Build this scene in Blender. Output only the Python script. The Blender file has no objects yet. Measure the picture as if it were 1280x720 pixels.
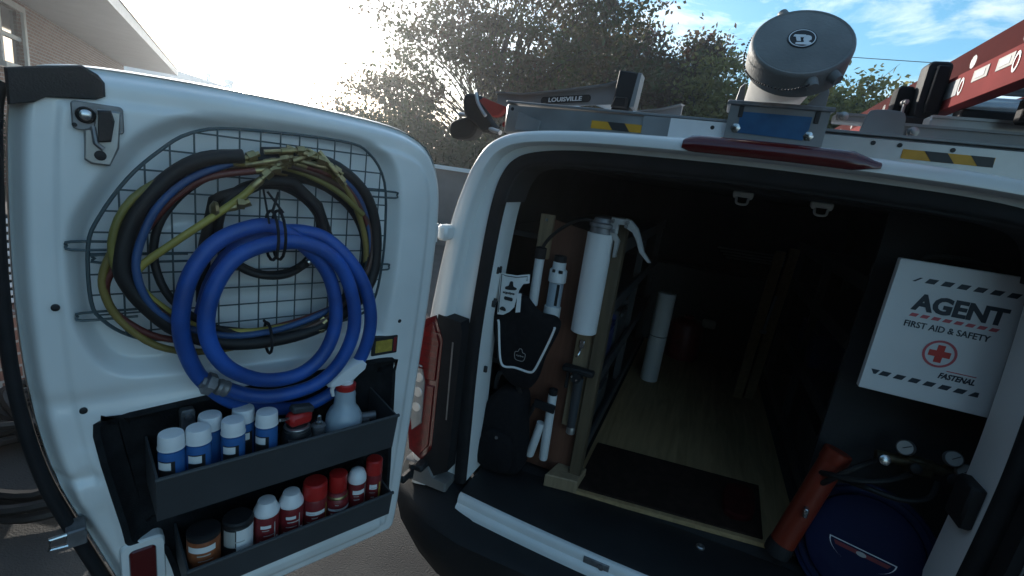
import bpy, bmesh, math, random
import numpy as np
from mathutils import Vector, Matrix
R = math.radians
scene = bpy.context.scene
COL = scene.collection

# ------------------------------------------------------------------ camera
CAM = Vector((-0.04, -1.25, 1.63))
cam_d = bpy.data.cameras.new("camera")
cam_d.sensor_width = 36.0
cam_d.lens = 36.0 * 604.95 / 1280.0
cam_d.clip_start = 0.02
cam_d.clip_end = 900.0
cam = bpy.data.objects.new("camera", cam_d)
COL.objects.link(cam)
rot = Matrix(((0.9153559, -0.21259423, 0.34194629),
              (0.37904038, 0.16846239, -0.90991693),
              (0.135838, 0.96250928, 0.23478484)))
cam.matrix_world = Matrix.Translation(CAM) @ rot.to_4x4()
scene.camera = cam

# ------------------------------------------------------------------ sun and sky
SUN_AZ, SUN_EL = R(-50.0), R(15.0)       # azimuth from +Y towards +X
sdir = Vector((math.sin(SUN_AZ) * math.cos(SUN_EL), math.cos(SUN_AZ) * math.cos(SUN_EL), math.sin(SUN_EL)))
world = bpy.data.worlds.new("World")
scene.world = world
world.use_nodes = True
nt = world.node_tree
for n_ in list(nt.nodes):
    nt.nodes.remove(n_)
def wn(t, **kw):
    n_ = nt.nodes.new(t)
    for k, v in kw.items():
        setattr(n_, k, v)
    return n_
out = wn("ShaderNodeOutputWorld")
bg = wn("ShaderNodeBackground")
bg.inputs["Strength"].default_value = 0.14
sky = wn("ShaderNodeTexSky", sky_type='NISHITA', sun_disc=False, sun_elevation=SUN_EL, sun_rotation=SUN_AZ,
         air_density=1.0, dust_density=1.2, ozone_density=3.0)
tc = wn("ShaderNodeTexCoord")
mp = wn("ShaderNodeMapping")
mp.inputs["Scale"].default_value = (1.0, 1.0, 3.2)
mp.inputs["Location"].default_value = (3.1, 1.7, 0.4)
nz = wn("ShaderNodeTexNoise")
nz.inputs["Scale"].default_value = 5.5
nz.inputs["Detail"].default_value = 9.0
nz.inputs["Roughness"].default_value = 0.62
nz.inputs["Distortion"].default_value = 0.35
cr = wn("ShaderNodeValToRGB")
cr.color_ramp.elements[0].position = 0.46
cr.color_ramp.elements[0].color = (0, 0, 0, 1)
cr.color_ramp.elements[1].position = 0.72
cr.color_ramp.elements[1].color = (0.85, 0.85, 0.85, 1)
mixc = wn("ShaderNodeMixRGB")
# clouds take the brightness of the sky behind them, whitened
hs = wn("ShaderNodeHueSaturation")
hs.inputs["Saturation"].default_value = 0.12
hs.inputs["Value"].default_value = 1.75
nt.links.new(tc.outputs["Generated"], mp.inputs["Vector"])
nt.links.new(mp.outputs[0], nz.inputs["Vector"])
nt.links.new(nz.outputs["Fac"], cr.inputs[0])
sat = wn("ShaderNodeHueSaturation")
sat.inputs["Saturation"].default_value = 1.22
sat.inputs["Hue"].default_value = 0.482
nt.links.new(sky.outputs[0], sat.inputs["Color"])
nt.links.new(sat.outputs[0], hs.inputs["Color"])
nt.links.new(cr.outputs[0], mixc.inputs[0])
nt.links.new(sat.outputs[0], mixc.inputs[1])
nt.links.new(hs.outputs[0], mixc.inputs[2])
nt.links.new(mixc.outputs[0], bg.inputs[0])
nt.links.new(bg.outputs[0], out.inputs[0])

sl = bpy.data.lights.new("sun", 'SUN')
sl.energy = 3.0
sl.angle = R(0.5)
sl.color = (1.0, 0.94, 0.85)
sun = bpy.data.objects.new("sun", sl)
COL.objects.link(sun)
sun.location = (-20, 18, 12)
sun.rotation_euler = sdir.to_track_quat('Z', 'Y').to_euler()

vs = scene.view_settings
vs.view_transform = 'Standard'
vs.look = 'None'
vs.exposure = 0.9
vs.gamma = 1.0
vs.use_curve_mapping = False
scene.render.engine = 'CYCLES'
scene.cycles.use_denoising = True
scene.cycles.max_bounces = 8
scene.cycles.sample_clamp_indirect = 8.0

rng = random.Random(7)
NP = np.random.RandomState(5)

# ------------------------------------------------------------------ materials
def mat(name, col, rough=0.5, metal=0.0, var=0.0, vscale=8.0, bump=0.0, bscale=60.0, coat=0.0, trans=0.0, alt=None, spec=None, rvar=0.0, detail=4.0, alpha=None):
    m = bpy.data.materials.new(name)
    m.use_nodes = True
    t = m.node_tree
    b = t.nodes["Principled BSDF"]
    b.inputs["Base Color"].default_value = (*col, 1)
    b.inputs["Roughness"].default_value = rough
    b.inputs["Metallic"].default_value = metal
    if coat:
        b.inputs["Coat Weight"].default_value = coat
        b.inputs["Coat Roughness"].default_value = 0.08
    if trans:
        b.inputs["Transmission Weight"].default_value = trans
    if spec is not None:
        b.inputs["Specular IOR Level"].default_value = spec
    if var or bump or alt or rvar:
        co = t.nodes.new("ShaderNodeTexCoord")
        ns = t.nodes.new("ShaderNodeTexNoise")
        ns.inputs["Scale"].default_value = vscale
        ns.inputs["Detail"].default_value = detail
        t.links.new(co.outputs["Object"], ns.inputs["Vector"])
        rp = t.nodes.new("ShaderNodeValToRGB")
        c2 = alt if alt else tuple(c * (1 - var) for c in col)
        rp.color_ramp.elements[0].position = 0.38
        rp.color_ramp.elements[1].position = 0.66
        rp.color_ramp.elements[0].color = (*c2, 1)
        rp.color_ramp.elements[1].color = (*col, 1)
        t.links.new(ns.outputs["Fac"], rp.inputs[0])
        t.links.new(rp.outputs[0], b.inputs["Base Color"])
        if rvar:
            mr = t.nodes.new("ShaderNodeMapRange")
            mr.inputs["To Min"].default_value = max(0.02, rough - rvar)
            mr.inputs["To Max"].default_value = min(1, rough + rvar)
            t.links.new(ns.outputs["Fac"], mr.inputs["Value"])
            t.links.new(mr.outputs[0], b.inputs["Roughness"])
        if bump:
            n2 = t.nodes.new("ShaderNodeTexNoise")
            n2.inputs["Scale"].default_value = bscale
            n2.inputs["Detail"].default_value = 3.0
            t.links.new(co.outputs["Object"], n2.inputs["Vector"])
            bp = t.nodes.new("ShaderNodeBump")
            bp.inputs["Strength"].default_value = bump
            bp.inputs["Distance"].default_value = 0.01
            t.links.new(n2.outputs["Fac"], bp.inputs["Height"])
            t.links.new(bp.outputs[0], b.inputs["Normal"])
    return m

def wood_mat(name, c1, c2, axis='Z', scale=14.0):
    m = bpy.data.materials.new(name)
    m.use_nodes = True
    t = m.node_tree
    b = t.nodes["Principled BSDF"]
    b.inputs["Roughness"].default_value = 0.65
    co = t.nodes.new("ShaderNodeTexCoord")
    mpp = t.nodes.new("ShaderNodeMapping")
    s = [scale, scale, scale]
    s['XYZ'.index(axis)] = scale * 0.08
    mpp.inputs["Scale"].default_value = s
    ns = t.nodes.new("ShaderNodeTexNoise")
    ns.inputs["Scale"].default_value = 2.5
    ns.inputs["Detail"].default_value = 8.0
    ns.inputs["Distortion"].default_value = 1.2
    rp = t.nodes.new("ShaderNodeValToRGB")
    rp.color_ramp.elements[0].position = 0.3
    rp.color_ramp.elements[1].position = 0.7
    rp.color_ramp.elements[0].color = (*c1, 1)
    rp.color_ramp.elements[1].color = (*c2, 1)
    bp = t.nodes.new("ShaderNodeBump")
    bp.inputs["Strength"].default_value = 0.2
    bp.inputs["Distance"].default_value = 0.004
    t.links.new(co.outputs["Object"], mpp.inputs[0])
    t.links.new(mpp.outputs[0], ns.inputs["Vector"])
    t.links.new(ns.outputs["Fac"], rp.inputs[0])
    t.links.new(rp.outputs[0], b.inputs["Base Color"])
    t.links.new(ns.outputs["Fac"], bp.inputs["Height"])
    t.links.new(bp.outputs[0], b.inputs["Normal"])
    return m

def brick_mat(name, c1, c2, mortar, cw=0.215, ch=0.075):
    m = bpy.data.materials.new(name)
    m.use_nodes = True
    t = m.node_tree
    b = t.nodes["Principled BSDF"]
    b.inputs["Roughness"].default_value = 0.85
    uv = t.nodes.new("ShaderNodeUVMap")
    br = t.nodes.new("ShaderNodeTexBrick")
    br.inputs["Scale"].default_value = 1.0
    br.inputs["Brick Width"].default_value = cw
    br.inputs["Row Height"].default_value = ch
    br.inputs["Mortar Size"].default_value = 0.008
    br.inputs["Color1"].default_value = (*c1, 1)
    br.inputs["Color2"].default_value = (*c2, 1)
    br.inputs["Mortar"].default_value = (*mortar, 1)
    bp = t.nodes.new("ShaderNodeBump")
    bp.inputs["Strength"].default_value = 0.5
    bp.inputs["Distance"].default_value = 0.01
    bp.invert = True
    t.links.new(uv.outputs[0], br.inputs["Vector"])
    t.links.new(br.outputs["Color"], b.inputs["Base Color"])
    t.links.new(br.outputs["Fac"], bp.inputs["Height"])
    t.links.new(bp.outputs[0], b.inputs["Normal"])
    return m

def leaf_mat(name, c1, c2, tr=0.45):
    m = bpy.data.materials.new(name)
    m.use_nodes = True
    t = m.node_tree
    o = t.nodes["Material Output"]
    b = t.nodes["Principled BSDF"]
    b.inputs["Roughness"].default_value = 0.55
    co = t.nodes.new("ShaderNodeTexCoord")
    ns = t.nodes.new("ShaderNodeTexNoise")
    ns.inputs["Scale"].default_value = 1.1
    ns.inputs["Detail"].default_value = 6.0
    ns.inputs["Roughness"].default_value = 0.75
    rp = t.nodes.new("ShaderNodeValToRGB")
    rp.color_ramp.elements[0].position = 0.38
    rp.color_ramp.elements[1].position = 0.62
    rp.color_ramp.elements[0].color = (*c1, 1)
    rp.color_ramp.elements[1].color = (*c2, 1)
    tl = t.nodes.new("ShaderNodeBsdfTranslucent")
    mx = t.nodes.new("ShaderNodeMixShader")
    mx.inputs[0].default_value = tr
    t.links.new(co.outputs["Object"], ns.inputs["Vector"])
    t.links.new(ns.outputs["Fac"], rp.inputs[0])
    t.links.new(rp.outputs[0], b.inputs["Base Color"])
    t.links.new(rp.outputs[0], tl.inputs["Color"])
    t.links.new(b.outputs[0], mx.inputs[1])
    t.links.new(tl.outputs[0], mx.inputs[2])
    t.links.new(mx.outputs[0], o.inputs[0])
    return m

M = {}
M['paint'] = mat("white_paint", (0.78, 0.79, 0.78), 0.38, var=0.07, vscale=3.5, coat=0.35, rvar=0.1, detail=7)
M['paint_in'] = mat("white_inner_paint", (0.80, 0.81, 0.80), 0.34, var=0.12, vscale=5.0, coat=0.5, rvar=0.12, detail=8)
M['rubber'] = mat("black_rubber", (0.014, 0.014, 0.016), 0.75, var=0.3, vscale=20, bump=0.1, spec=0.3)
M['plastic'] = mat("black_plastic", (0.017, 0.018, 0.02), 0.6, var=0.3, vscale=6, bump=0.15, bscale=300, spec=0.35)
M['lining'] = mat("charcoal_lining", (0.03, 0.032, 0.035), 0.85, var=0.4, vscale=5, bump=0.2, bscale=200)
M['carpet'] = mat("black_carpet", (0.02, 0.022, 0.025), 0.95, var=0.4, vscale=30, bump=0.4, bscale=400, spec=0.1)
M['tray'] = mat("charcoal_tray", (0.045, 0.05, 0.056), 0.55, var=0.15, vscale=9, bump=0.08, bscale=350)
M['steel'] = mat("grey_steel", (0.42, 0.42, 0.42), 0.4, 0.9, var=0.25, vscale=25, rvar=0.15)
M['zinc'] = mat("dull_zinc", (0.26, 0.26, 0.27), 0.5, 0.6, var=0.35, vscale=40, rvar=0.15)
M['alu'] = mat("aluminium", (0.46, 0.47, 0.48), 0.42, 0.85, var=0.18, vscale=12, rvar=0.15, detail=8)
M['alu_grey'] = mat("dull_aluminium", (0.28, 0.29, 0.30), 0.5, 0.55, var=0.2, vscale=10, rvar=0.12)
M['chrome'] = mat("polished_metal", (0.55, 0.55, 0.55), 0.25, 0.95)
M['silver'] = mat("satin_silver", (0.58, 0.58, 0.57), 0.38, 0.35, var=0.2, vscale=30)
M['footgrey'] = mat("matt_grey_plastic", (0.17, 0.17, 0.165), 0.7, var=0.2, vscale=12)
M['wire'] = mat("dark_coated_wire", (0.05, 0.075, 0.085), 0.45, 0.2)
M['bluehose'] = mat("blue_hose_rubber", (0.014, 0.095, 0.42), 0.48, var=0.45, vscale=9, rvar=0.14, detail=9, bump=0.08, bscale=90)
M['blackhose'] = mat("black_hose_rubber", (0.013, 0.0135, 0.0145), 0.55, var=0.35, vscale=16, spec=0.35)
M['yellowhose'] = mat("yellow_hose_rubber", (0.24, 0.175, 0.045), 0.5, var=0.35, vscale=14)
M['brightyellow'] = mat("bright_yellow_hose_rubber", (0.38, 0.30, 0.06), 0.5, var=0.3, vscale=14)
M['redhose'] = mat("red_hose_rubber", (0.13, 0.026, 0.02), 0.5, var=0.35, vscale=14)
M['thinblue'] = mat("thin_blue_hose_rubber", (0.025, 0.075, 0.20), 0.5, var=0.3, vscale=14)
M['brownhose'] = mat("brown_hose_rubber", (0.075, 0.035, 0.022), 0.5, var=0.35, vscale=14)
M['olivehose'] = mat("olive_hose_rubber", (0.20, 0.17, 0.04), 0.5, var=0.35, vscale=14)
M['brass'] = mat("brass", (0.40, 0.31, 0.15), 0.36, 0.9, var=0.3, vscale=60)
M['whitepl'] = mat("white_plastic", (0.78, 0.79, 0.8), 0.42, var=0.06, vscale=20)
M['pvc'] = mat("white_pvc", (0.70, 0.71, 0.71), 0.4, var=0.08, vscale=9)
M['bottleblue'] = mat("blue_liquid_bottle", (0.035, 0.13, 0.36), 0.25, var=0.15, vscale=20)
M['bottleclear'] = mat("cloudy_clear_plastic", (0.52, 0.62, 0.70), 0.35, trans=0.35)
M['label_w'] = mat("white_label", (0.75, 0.75, 0.74), 0.5)
M['label_k'] = mat("black_print", (0.015, 0.016, 0.018), 0.5)
M['red'] = mat("red_plastic", (0.45, 0.02, 0.018), 0.35, var=0.15, vscale=18)
M['darkred'] = mat("dark_red_label", (0.20, 0.018, 0.022), 0.4, var=0.2, vscale=25)
M['orange'] = mat("rust_orange_label", (0.30, 0.085, 0.03), 0.5, var=0.45, vscale=35)
M['orangepl'] = mat("orange_red_plastic", (0.20, 0.022, 0.008), 0.4, var=0.1)
M['fibreshade'] = mat("shaded_red_fibreglass", (0.07, 0.009, 0.009), 0.85, var=0.18, vscale=10, spec=0.1)  # darker copy of the ladder red: fly rail's shade put into the colour
M['redlens'] = mat("red_lens", (0.12, 0.002, 0.004), 0.22, var=0.3, vscale=60)
M['darklens'] = mat("dark_red_lens", (0.085, 0.004, 0.006), 0.15, coat=0.5)
M['clearlens'] = mat("clear_lens", (0.34, 0.35, 0.35), 0.12, 0.3, var=0.15, vscale=30, coat=0.6)
M['fibered'] = mat("red_fibreglass", (0.22, 0.028, 0.026), 0.8, var=0.18, vscale=10, spec=0.2)
M['capgrey'] = mat("grey_lid_plastic", (0.20, 0.205, 0.20), 0.55, var=0.25, vscale=9, bump=0.12, bscale=160)
M['cabinet'] = mat("off_white_cabinet", (0.76, 0.77, 0.77), 0.5, var=0.06, vscale=6)
M['navyhose'] = mat("navy_hose_rubber", (0.006, 0.016, 0.07), 0.5)
M['pvcgrey'] = mat("pale_grey_pvc", (0.46, 0.45, 0.42), 0.5, var=0.15, vscale=8)
M['yellowtape'] = mat("amber_tape", (0.62, 0.31, 0.02), 0.45, var=0.15, vscale=40)
M['blacktape'] = mat("black_tape", (0.02, 0.022, 0.024), 0.45)
M['bluefilm'] = mat("blue_film", (0.04, 0.16, 0.36), 0.3, 0.3, var=0.3, vscale=20)
M['labelgold'] = mat("gold_print", (0.45, 0.33, 0.05), 0.5, var=0.3, vscale=80)
M['ply'] = wood_mat("plywood", (0.27, 0.18, 0.085), (0.42, 0.285, 0.145), 'Y')
M['board'] = wood_mat("red_brown_board", (0.10, 0.038, 0.022), (0.16, 0.065, 0.038), 'Z')
M['stud'] = wood_mat("pine_wood", (0.075, 0.055, 0.032), (0.12, 0.088, 0.05), 'Z')
M['cleat'] = wood_mat("pale_wood", (0.19, 0.135, 0.08), (0.29, 0.21, 0.125), 'Z')
M['brick'] = brick_mat("red_brick", (0.26, 0.12, 0.09), (0.36, 0.19, 0.14), (0.45, 0.41, 0.37))
M['trimwhite'] = mat("white_trim", (0.72, 0.73, 0.71), 0.6, var=0.1, vscale=5)
M['soffit'] = mat("pale_soffit", (0.78, 0.80, 0.80), 0.7, var=0.06, vscale=2)
M['roof'] = mat("grey_roof", (0.12, 0.12, 0.125), 0.9, var=0.3, vscale=12)
M['glass'] = mat("window_glass", (0.05, 0.06, 0.07), 0.06, spec=0.8)
M['wallgrey'] = mat("grey_render", (0.16, 0.165, 0.165), 0.9, var=0.2, vscale=3, bump=0.2, bscale=40)
M['asphalt'] = mat("driveway_asphalt", (0.062, 0.06, 0.057), 0.9, alt=(0.040, 0.039, 0.038), vscale=3.0, bump=0.6, bscale=140, detail=12)
M['bark'] = mat("bark", (0.075, 0.06, 0.05), 0.9, var=0.4, vscale=12, bump=0.5, bscale=30)
M['leaf1'] = leaf_mat("green_brown_leaves", (0.055, 0.09, 0.022), (0.13, 0.065, 0.04))
M['leaf2'] = leaf_mat("russet_leaves", (0.15, 0.052, 0.042), (0.085, 0.10, 0.03))
M['leaf3'] = leaf_mat("yellow_green_leaves", (0.17, 0.17, 0.05), (0.30, 0.25, 0.09), 0.6)
M['leaf4'] = leaf_mat("dark_green_leaves", (0.03, 0.042, 0.018), (0.06, 0.07, 0.03))
M['skinfabric'] = mat("black_fabric", (0.012, 0.012, 0.014), 0.95, var=0.3, vscale=60, spec=0.15)
M['bluecase'] = mat("blue_case_plastic", (0.004, 0.009, 0.045), 0.7, spec=0.2, var=0.15)
M['tyre'] = mat("tyre_rubber", (0.02, 0.02, 0.02), 0.8, bump=0.2)
M['ragred'] = mat("oily_red_cloth", (0.045, 0.006, 0.006), 0.95, var=0.4, vscale=30, spec=0.1)
M['matrubber'] = mat("brown_black_mat", (0.030, 0.019, 0.015), 0.95, var=0.4, vscale=30, bump=0.5, bscale=250, spec=0.1)
M['dial'] = mat("dial_face", (0.42, 0.42, 0.40), 0.6)
M['brassdark'] = mat("tarnished_brass", (0.10, 0.08, 0.045), 0.5, 0.6, var=0.4, vscale=50)
M['bin'] = mat("navy_bin", (0.015, 0.03, 0.12), 0.5)

# ------------------------------------------------------------------ mesh builder
def catmull(P, n, closed=False):
    P = [np.array(p, float) for p in P]
    N = len(P)
    res = []
    rngk = range(N) if closed else range(N - 1)
    for i in rngk:
        p1, p2 = P[i], P[(i + 1) % N]
        p0 = P[(i - 1) % N] if (closed or i > 0) else 2 * p1 - p2
        p3 = P[(i + 2) % N] if (closed or i + 2 < N) else 2 * p2 - p1
        for k in range(n):
            t = k / n
            res.append(0.5 * ((2 * p1) + (-p0 + p2) * t + (2 * p0 - 5 * p1 + 4 * p2 - p3) * t * t + (-p0 + 3 * p1 - 3 * p2 + p3) * t ** 3))
    if not closed:
        res.append(P[-1])
    return res

class MB:
    def __init__(self):
        self.v = []
        self.f = []
    def add(self, V, F):
        o = len(self.v)
        self.v.extend([tuple(float(c) for c in p) for p in V])
        self.f.extend([tuple(i + o for i in q) for q in F])
        return self
    def box(self, c, s, rotm=None, bev=0.0):
        h = [x / 2 for x in s]
        b = min(bev, min(h) * 0.49)
        V, F = [], []
        c = Vector(c)
        if b <= 0:
            idx = {}
            for sx in (-1, 1):
                for sy in (-1, 1):
                    for sz in (-1, 1):
                        idx[(sx, sy, sz)] = len(V)
                        V.append(Vector((sx * h[0], sy * h[1], sz * h[2])))
            for ax in range(3):
                for sg in (-1, 1):
                    o1, o2 = (ax + 1) % 3, (ax + 2) % 3
                    q = []
                    for a, bb in ((-1, -1), (1, -1), (1, 1), (-1, 1)):
                        k = [0, 0, 0]; k[ax] = sg; k[o1] = a; k[o2] = bb
                        q.append(idx[tuple(k)])
                    F.append(q if sg > 0 else q[::-1])
        else:
            idx = {}
            for sx in (-1, 1):
                for sy in (-1, 1):
                    for sz in (-1, 1):
                        s3 = (sx, sy, sz)
                        for ax in range(3):
                            p = [s3[i] * (h[i] if i == ax else h[i] - b) for i in range(3)]
                            idx[(s3, ax)] = len(V)
                            V.append(Vector(p))
            for ax in range(3):
                o1, o2 = (ax + 1) % 3, (ax + 2) % 3
                for sg in (-1, 1):
                    q = []
                    for a, bb in ((-1, -1), (1, -1), (1, 1), (-1, 1)):
                        k = [0, 0, 0]; k[ax] = sg; k[o1] = a; k[o2] = bb
                        q.append(idx[(tuple(k), ax)])
                    F.append(q if sg > 0 else q[::-1])
                for a in (-1, 1):
                    for bb in (-1, 1):
                        k0 = [0, 0, 0]; k0[o1] = a; k0[o2] = bb; k0[ax] = -1
                        k1 = list(k0); k1[ax] = 1
                        F.append([idx[(tuple(k0), o1)], idx[(tuple(k1), o1)], idx[(tuple(k1), o2)], idx[(tuple(k0), o2)]])
            for sx in (-1, 1):
                for sy in (-1, 1):
                    for sz in (-1, 1):
                        F.append([idx[((sx, sy, sz), a)] for a in range(3)])
        if rotm is not None:
            V = [rotm @ p for p in V]
        return self.add([p + c for p in V], F)
    def tube(self, pts, r, n=10, closed=False, caps=True, flat=None):
        pts = [Vector(p) for p in pts]
        N = len(pts)
        rr = r if isinstance(r, (list, tuple)) else [r] * N
        V, F = [], []
        up = None
        for i in range(N):
            a = pts[(i - 1) % N] if (closed or i > 0) else pts[i]
            b = pts[(i + 1) % N] if (closed or i < N - 1) else pts[i]
            t = (b - a)
            if t.length < 1e-9:
                t = Vector((0, 0, 1))
            t.normalize()
            if up is None:
                up = Vector((0, 0, 1)) if abs(t.z) < 0.9 else Vector((1, 0, 0))
            x = up - t * up.dot(t)
            if x.length < 1e-6:
                x = t.orthogonal()
            x.normalize()
            up = x
            y = t.cross(x)
            for k in range(n):
                an = 2 * math.pi * k / n
                V.append(pts[i] + (x * math.cos(an) + y * math.sin(an)) * rr[i])
        L = N if closed else N - 1
        for i in range(L):
            for k in range(n):
                F.append((i * n + k, i * n + (k + 1) % n, ((i + 1) % N) * n + (k + 1) % n, ((i + 1) % N) * n + k))
        if caps and not closed:
            F.append(tuple(range(n))[::-1])
            F.append(tuple((N - 1) * n + k for k in range(n)))
        return self.add(V, F)
    def cyl(self, p0, p1, r0, r1=None, n=16):
        return self.tube([p0, p1], [r0, r0 if r1 is None else r1], n)
    def lathe(self, prof, c=(0, 0, 0), n=20, rotm=None):
        c = Vector(c)
        V, F = [], []
        for (r, z) in prof:
            for k in range(n):
                an = 2 * math.pi * k / n
                p = Vector((max(r, 1e-4) * math.cos(an), max(r, 1e-4) * math.sin(an), z))
                V.append((rotm @ p if rotm is not None else p) + c)
        for i in range(len(prof) - 1):
            for k in range(n):
                F.append((i * n + k, i * n + (k + 1) % n, (i + 1) * n + (k + 1) % n, (i + 1) * n + k))
        F.append(tuple(range(n))[::-1])
        F.append(tuple((len(prof) - 1) * n + k for k in range(n)))
        return self.add(V, F)
    def prism(self, poly, fn, w0, w1, bev=0.0):
        """poly in (a,b); fn(a,b,w)->xyz; extruded from w0 to w1 (front, small chamfer)"""
        n = len(poly)
        cx = sum(p[0] for p in poly) / n
        cy = sum(p[1] for p in poly) / n
        V = [fn(a, b, w0) for a, b in poly]
        if bev:
            sg = 1 if w1 > w0 else -1
            V += [fn(a, b, w1 - sg * bev) for a, b in poly]
            ins = []
            for a, b in poly:
                dx, dy = cx - a, cy - b
                l = math.hypot(dx, dy) or 1
                ins.append((a + dx / l * bev, b + dy / l * bev))
            V += [fn(a, b, w1) for a, b in ins]
            rings = 3
        else:
            V += [fn(a, b, w1) for a, b in poly]
            rings = 2
        F = [tuple(range(n))[::-1]]
        for r_ in range(rings - 1):
            for k in range(n):
                F.append((r_ * n + k, r_ * n + (k + 1) % n, (r_ + 1) * n + (k + 1) % n, (r_ + 1) * n + k))
        F.append(tuple((rings - 1) * n + k for k in range(n)))
        return self.add(V, F)

def make_mesh(name, mb, m, org=(0, 0, 0), smooth=40, recalc=True):
    me = bpy.data.meshes.new(name)
    o = Vector(org)
    me.from_pydata([tuple(Vector(p) - o) for p in mb.v], [], mb.f)
    if recalc:
        bm = bmesh.new()
        bm.from_mesh(me)
        bmesh.ops.recalc_face_normals(bm, faces=bm.faces)
        bm.to_mesh(me)
        bm.free()
    if smooth:
        me.shade_smooth()
        me.set_sharp_from_angle(angle=R(smooth))
    ms = m if isinstance(m, (list, tuple)) else [m]
    for x in ms:
        me.materials.append(x)
    return me

ORG = {}
def tag(o, label=None, cat=None, group=None, kind=None):
    if label: o["label"] = label
    if cat: o["category"] = cat
    if group: o["group"] = group
    if kind: o["kind"] = kind
    return o
def thing(name, loc, label, cat, group=None):
    o = bpy.data.objects.new(name, None)
    o.empty_display_size = 0.05
    COL.objects.link(o)
    o.location = loc
    ORG[o.name] = Vector(loc)
    return tag(o, label, cat, group)
def part(name, mb, m, parent, smooth=40, label=None, recalc=True):
    org = ORG[parent.name]
    o = bpy.data.objects.new(name, make_mesh(name, mb, m, org, smooth, recalc))
    COL.objects.link(o)
    o.parent = parent
    ORG[o.name] = org
    if label: o["label"] = label
    return o
def single(name, mb, m, label=None, cat=None, group=None, kind=None, smooth=40, recalc=True):
    A = np.array(mb.v)
    lo, hi = A.min(0), A.max(0)
    org = Vector(((lo[0] + hi[0]) / 2, (lo[1] + hi[1]) / 2, lo[2]))
    o = bpy.data.objects.new(name, make_mesh(name, mb, m, org, smooth, recalc))
    COL.objects.link(o)
    o.location = org
    ORG[o.name] = org
    return tag(o, label, cat, group, kind)
def copy_tree(o, parent=None):
    c = o.copy()
    COL.objects.link(c)
    c.parent = parent
    ORG[c.name] = ORG.get(o.name, Vector((0, 0, 0)))
    for ch in list(o.children):
        copy_tree(ch, c)
    return c
def text(name, body, size, org, ax, ay, m, parent, bold=0.0, align='LEFT', shear=0.0, wide=1.0, depth=0.0006):
    cu = bpy.data.curves.new("lettering", 'FONT')
    cu.body = body
    cu.size = size
    cu.offset = bold
    cu.shear = shear
    cu.align_x = align
    cu.align_y = 'CENTER'
    cu.extrude = depth
    cu.resolution_u = 3
    tmp = bpy.data.objects.new("tmp", cu)
    COL.objects.link(tmp)
    dg = bpy.context.evaluated_depsgraph_get()
    me = bpy.data.meshes.new_from_object(tmp.evaluated_get(dg))
    bpy.data.objects.remove(tmp)
    bpy.data.curves.remove(cu)
    ax, ay = Vector(ax).normalized(), Vector(ay).normalized()
    az = ax.cross(ay)
    po = ORG[parent.name]
    mt = Matrix((ax, ay, az)).transposed().to_4x4()
    mt = Matrix.Translation(Vector(org) - po) @ mt @ Matrix.Diagonal((wide, 1, 1, 1))
    me.transform(mt)
    me.materials.clear()
    me.materials.append(m)
    me.name = name
    o = bpy.data.objects.new(name, me)
    COL.objects.link(o)
    o.parent = parent
    ORG[o.name] = po
    return o

def rrect(a0, b0, a1, b1, r, n=4):
    P = []
    for cx, cy, s in ((a1 - r, b1 - r, 0), (a0 + r, b1 - r, 90), (a0 + r, b0 + r, 180), (a1 - r, b0 + r, 270)):
        for k in range(n + 1):
            an = R(s + 90 * k / n)
            P.append((cx + r * math.cos(an), cy + r * math.sin(an)))
    return P
def circ(a, b, r, n=20, rb=None):
    rb = rb or r
    return [(a + r * math.cos(2 * math.pi * k / n), b + rb * math.sin(2 * math.pi * k / n)) for k in range(n)]
def rot_to(v, up=(0, 0, 1)):
    return Vector(v).normalized().to_track_quat('Z', 'Y').to_matrix()
YF = lambda y0: (lambda a, b, w: (a, y0 - w, b))      # plane facing the rear (-Y), w proud of it
def XF(x0): return lambda a, b, w: (x0 - w, a, b)     # plane facing -X, a = Y, b = Z
# ================================================================== SETTING
def pol(az, dist):
    return Vector((CAM.x + dist * math.sin(R(az)), CAM.y + dist * math.cos(R(az)), 0))

g = MB()
g.add([(-200, -200, 0), (200, -200, 0), (200, 200, 0), (-200, 200, 0)], [(0, 1, 2, 3)])
gr = single("ground", g, M['asphalt'], kind="structure", smooth=0, recalc=False)

def uv_box(o):
    """box-projected UVs in metres, for the brick courses"""
    me = o.data
    uv = me.uv_layers.new(name="UVMap")
    for p in me.polygons:
        nn = p.normal
        hx = Vector((-nn.y, nn.x, 0))
        if hx.length < 0.3:
            hx, hy = Vector((1, 0, 0)), Vector((0, 1, 0))
        else:
            hx.normalize(); hy = Vector((0, 0, 1))
        for li in p.loop_indices:
            c = me.vertices[me.loops[li].vertex_index].co
            uv.data[li].uv = (c.dot(hx), c.dot(hy))

# ---- house on the left: wall runs away to the front left
EV = Vector((math.sin(R(-52)), math.cos(R(-52)), 0))
NV = Vector((math.cos(R(-52)), -math.sin(R(-52)), 0))          # outward, towards the driveway
W0 = pol(-66.7, 14.7)
def HW(s, k, z):                                               # along wall, out of wall, height
    return W0 + EV * s + NV * k + Vector((0, 0, z))
def HF(s, z, k): return HW(s, k, z)
house = thing("brick_house", HW(0, 0, 0), "red brick house with wide pale soffit and white trimmed window", "house")
hm = MB()
def hbox(mb, s0, s1, k0, k1, z0, z1):
    V = [HW(s, k, z) for z in (z0, z1) for k in (k0, k1) for s in (s0, s1)]
    mb.add(V, [(0, 1, 3, 2), (4, 6, 7, 5), (0, 4, 5, 1), (2, 3, 7, 6), (0, 2, 6, 4), (1, 5, 7, 3)])
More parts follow.
